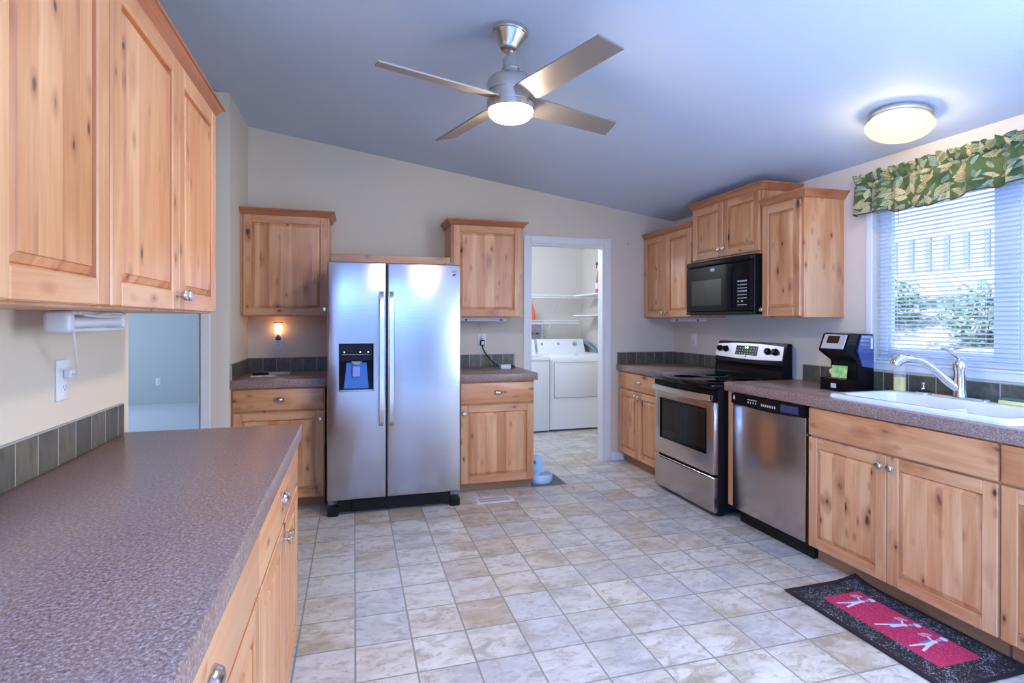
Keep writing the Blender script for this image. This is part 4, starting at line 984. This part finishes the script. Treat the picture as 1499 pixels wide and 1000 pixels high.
def wire_shelf(label, y0, y1, x0, x1, z):
    r = thing('wire_shelf', label, 'shelf', (x0, y1, z), 0, 'white wire shelves'); L = x1-x0; D = y1-y0
    b = MB()
    n = int(L/.026)
    for k in range(n+1):
        x = L*k/n; b.tube([(x, -.001, 0), (x, -D, 0), (x, -D-.002, -.034)], .0024, 5)
    b.build('deck_wire', 'wire', r)['kind'] = 'stuff'
    for zz, yy in ((.0, -D), (-.034, -D-.002), (0, -.004), (0, -D/2)): MB().tube([(0, yy, zz-.002), (L, yy, zz-.002)],   .0052 if yy < -D/2 else .0025, 6).build('rail', 'wire', r)
    for x in ((.50*L, .80*L)): MB().tube([(x, -D+.01, -.006), (x, -.004, -.23)], .005, 6).build('brace', 'wire', r)
    return r
wire_shelf('long white wire shelf, higher of the two on the back wall of the laundry room', 6.58, 6.9, 1.02, 2.99, 1.655)
wire_shelf('white wire shelf just above the washer and dryer on the laundry back wall', 6.58, 6.9, 1.02, 2.83, 1.325)
for z, lab in ((1.648, 'white shelf on the laundry side wall holding the red bottle'), (1.395, 'empty white shelf below the red bottle on the laundry side wall')):
    r = thing('side_shelf', lab, 'shelf', (2.71, 5.62, z), 0, 'white side-wall shelves')
    MB().box(0, .301, 0, .86, -.016, 0, .003).build('board', 'enamel', r)
    for y in (.10, .72): MB().tube([(.292, y, -.17), (.292, y, -.023), (.06, y, -.023)], .006, 6).build('bracket', 'wire', r)
r = thing('detergent_bottle', 'orange detergent bottle on the lower wire shelf in the laundry room', 'bottle', (2.19, 6.66, 1.3295))
loft(MB(), [(rr(-.055, .055, -.04, .04, .02), 0), (rr(-.058, .058, -.042, .042, .02), .01), (rr(-.056, .056, -.04, .04, .02), .12), (rr(-.036, .036, -.03, .03, .02), .19), (rr(-.022, .022, -.022, .022, .02), .215)], True).build('bottle', 'orange', r)
MB().lathe([(.025, .2155), (.025, .245), (0, .247)]).build('cap', 'orange_d', r)
r = thing('spray_bottle', 'tall red and white bottle on the upper side shelf in the laundry room', 'bottle', (2.785, 5.86, 1.6485))
loft(MB(), [(rr(-.040, .040, -.040, .040, .02), 0), (rr(-.043, .043, -.043, .043, .02), .01), (rr(-.038, .038, -.038, .038, .02), .14), (rr(-.024, .024, -.024, .024, .02), .27), (rr(-.016, .016, -.016, .016, .014), .29)], True).build('bottle', 'red_b', r)
MB().box(-.0425, -.0405, -.030, .030, .05, .12, .0005).build('label', 'label', r)
MB().lathe([(.019, .2905), (.019, .315), (.012, .318), (.012, .33)]).box(-.05, .03, -.014, .014, .33, .362, .004).box(-.044, -.034, -.006, .006, .295, .331, .002).build('trigger_head', 'red_d', r)
r = thing('washer_outlet_box', 'recessed white washer box with taps and a dark hose behind the washer', 'washer box', (2.31, 6.9, 1.13))
b = MB(); b.box(-.13, .13, -.012, -.0004, .135, .155, .002); b.box(-.13, .13, -.012, -.0004, -.085, -.065, .002); b.box(-.13, -.11, -.012, -.0004, -.0655, .1355, .002); b.box(.09+.02, .13, -.012, -.0004, -.0655, .1355, .002); b.build('box_frame', 'plastic_w', r)
MB().box(-.11, .11, -.004, -.0004, -.065, .135).build('box_back', 'box_in', r)
for x in (-.045, .045): MB().cyl((x, -.004, .02), (x, -.04, .02), .012).box(x-.022, x+.022, -.05, -.040, .012, .028, .003).build('tap', 'tap', r)
MB().tube([(-.045, -.03, .03), (-.05, -.045, .085), (-.065, -.05, .09), (-.08, -.05, .02), (-.085, -.05, -.10)], .014, 8, 0, 5).build('hose', 'rubber', r)
t = NT('grey_blue_hose'); w = t.n('TexWave', {'Vector': t.obj(), 'Scale': 22.0, 'Distortion': 1.0}).outputs[1]; t.bump(w, .8, .006); M['hose'] = t.set(color=(.20, .25, .33), rough=.45)
r = thing('vent_hose', 'grey flexible hose arching behind the dryer against the side wall', 'hose', (0, 0, 0))
b = MB(); b.tube([(2.952, 6.855, .93), (2.962, 6.80, 1.00), (2.966, 6.62, 1.015), (2.970, 6.42, .965), (2.972, 6.28, .86), (2.972, 6.20, .66), (2.972, 6.20, .30), (2.972, 6.20, .034)], .031, 14, 0, 10); b.build('corrugated_tube', 'hose', r)
o = MB().box(RW-.006, RW-.0003, 6.195, 6.272, 1.175, 1.295, .002).build('light_switch', 'plastic_w'); MB().box(RW-.012, RW-.006, 6.228, 6.239, 1.225, 1.248, .002).build('toggle', 'plastic_w', o); tag(o, 'white switch plate on the laundry side wall below the shelves', 'switch')
o = MB().box(-.979, -.972, 4.060, 4.095, .93, 1.06, .001).build('strike_plate', 'grey_l'); tag(o, 'metal strike plate on the bedroom door jamb', 'strike plate')

# ------------------------------------------------------------------ outside the kitchen window
def hill_z(x, y): return -.25+max(0, x-4.6)*.235+.10*math.sin(x*1.3+y*.7)+.07*math.sin(y*2.1-x*.5)+.04*math.sin(x*5+y*3.7)
b = MB(); b.grid(lambda u, v: (3.4+u*15, -4+v*24, hill_z(3.4+u*15, -4+v*24)), 90, 120)
t = NT('dry_stony_ground'); co = t.obj(); n1 = t.noise(co, 1.6, 5, .65); n2 = t.noise(co, 7, 6, .8)
col = t.ramp(t.math('ADD', t.math('MULTIPLY', n1, .5), t.math('MULTIPLY', n2, .5)), [(.38, (.10, .12, .13)), (.48, (.36, .36, .35)), (.56, (.66, .65, .63))])
t.bump(n2, 1.0, .15); M['ground'] = t.set(color=col, rough=.9)
struct(b.build('hill', 'ground'))
rs = random.Random(11); RG = 'pale boulders on the slope outside'
M['rock'] = paint('pale_rock', (.55, .53, .50), .8, 9, .9)
def boulder_mesh(seed):
    q = random.Random(seed); b = MB(); b.ball((0, 0, 0), 1, .8, .6, 14)
    for v in b.bm.verts: v.co *= 1+.18*math.sin(v.co.x*3+seed)+.12*math.cos(v.co.y*5+seed*2)
    o = b.build('boulder', 'rock', ang=60); me = o.data; bpy.data.objects.remove(o); return me
BM = [boulder_mesh(k) for k in range(3)]
spots = []
while len(spots) < 12:
    x, y, s = rs.uniform(5.4, 8.3), rs.uniform(3.4, 7.6), rs.uniform(.10, .26)
    if all(math.hypot(x-a, y-c) > 1.3*(s+q)+.1 for a, c, q in spots): spots.append((x, y, s))
for k, (x, y, s) in enumerate(spots):
    o = bpy.data.objects.new('boulder', BM[k % 3]); COL.objects.link(o); o.location = (x, y, hill_z(x, y)+s*.25); o.scale = (s, s, s); o.rotation_euler = (0, 0, rs.uniform(0, 6))
    tag(o, 'pale boulder on the bright slope seen through the blind', 'boulder', RG)
def shrub(loc, s, lab):
    r = thing('shrub', lab, 'shrub', loc, 0, 'shrubs on the slope outside'); q = random.Random(int(loc[1]*100)); b = MB(); bm = b.bm
    for k in range(900):
        d = Vector((q.gauss(0, 1), q.gauss(0, 1), q.gauss(0, 1))).normalized()*(q.random()**.35); c = Vector((d.x*s, d.y*s, s*.75+d.z*s*.75)); a = Vector((q.gauss(0, 1), q.gauss(0, 1), q.gauss(0, 1))).normalized()*.07; e = a.orthogonal().normalized()*.03
        bm.faces.new([bm.verts.new(c-a), bm.verts.new(c+e), bm.verts.new(c+a), bm.verts.new(c-e)])
    b.build('foliage', 'leaf', r, smooth=False)['kind'] = 'stuff'
    MB().cyl((0, 0, -.1), (0, 0, s*.8), .05, .02, 8).build('stem', 'bark', r)
M['leaf'] = plain('green_leaves', (.09, .17, .11), .6); M['bark'] = plain('bark', (.12, .08, .05), .9)
for x, y, s, lab in ((9.9, 6.3, .75, 'dark green shrub on the slope outside, behind the centre of the window'), (10.6, 8.6, .7, 'green shrub on the slope outside towards the coffee maker end of the window'), (9.6, 4.5, .7, 'green shrub on the slope outside towards the window mullion'), (8.6, 2.6, .6, 'green shrub on the slope outside at the sink end of the window')):
    shrub((x, y, hill_z(x, y)-.05), s, lab)
r = thing('deck_railing', 'pale deck railing with dark balusters at the top of the slope outside', 'railing', (13.0, 2.0, hill_z(13, 8)+.25))
MB().box(-.15, .15, 0, 14, 0, .55, .01).build('deck_beam', 'white', r); MB().box(-.05, .05, 0, 14, 1.40, 1.48, .01).build('top_rail', 'white', r)
bl = MB().box(-.03, .03, -.06, .06, .552, 1.398).build('baluster', 'slate_p', r); bl.location.y = .2
for k in range(1, 34): c = bl.copy(); COL.objects.link(c); c.parent = r; c.location.y = .2+k*.41
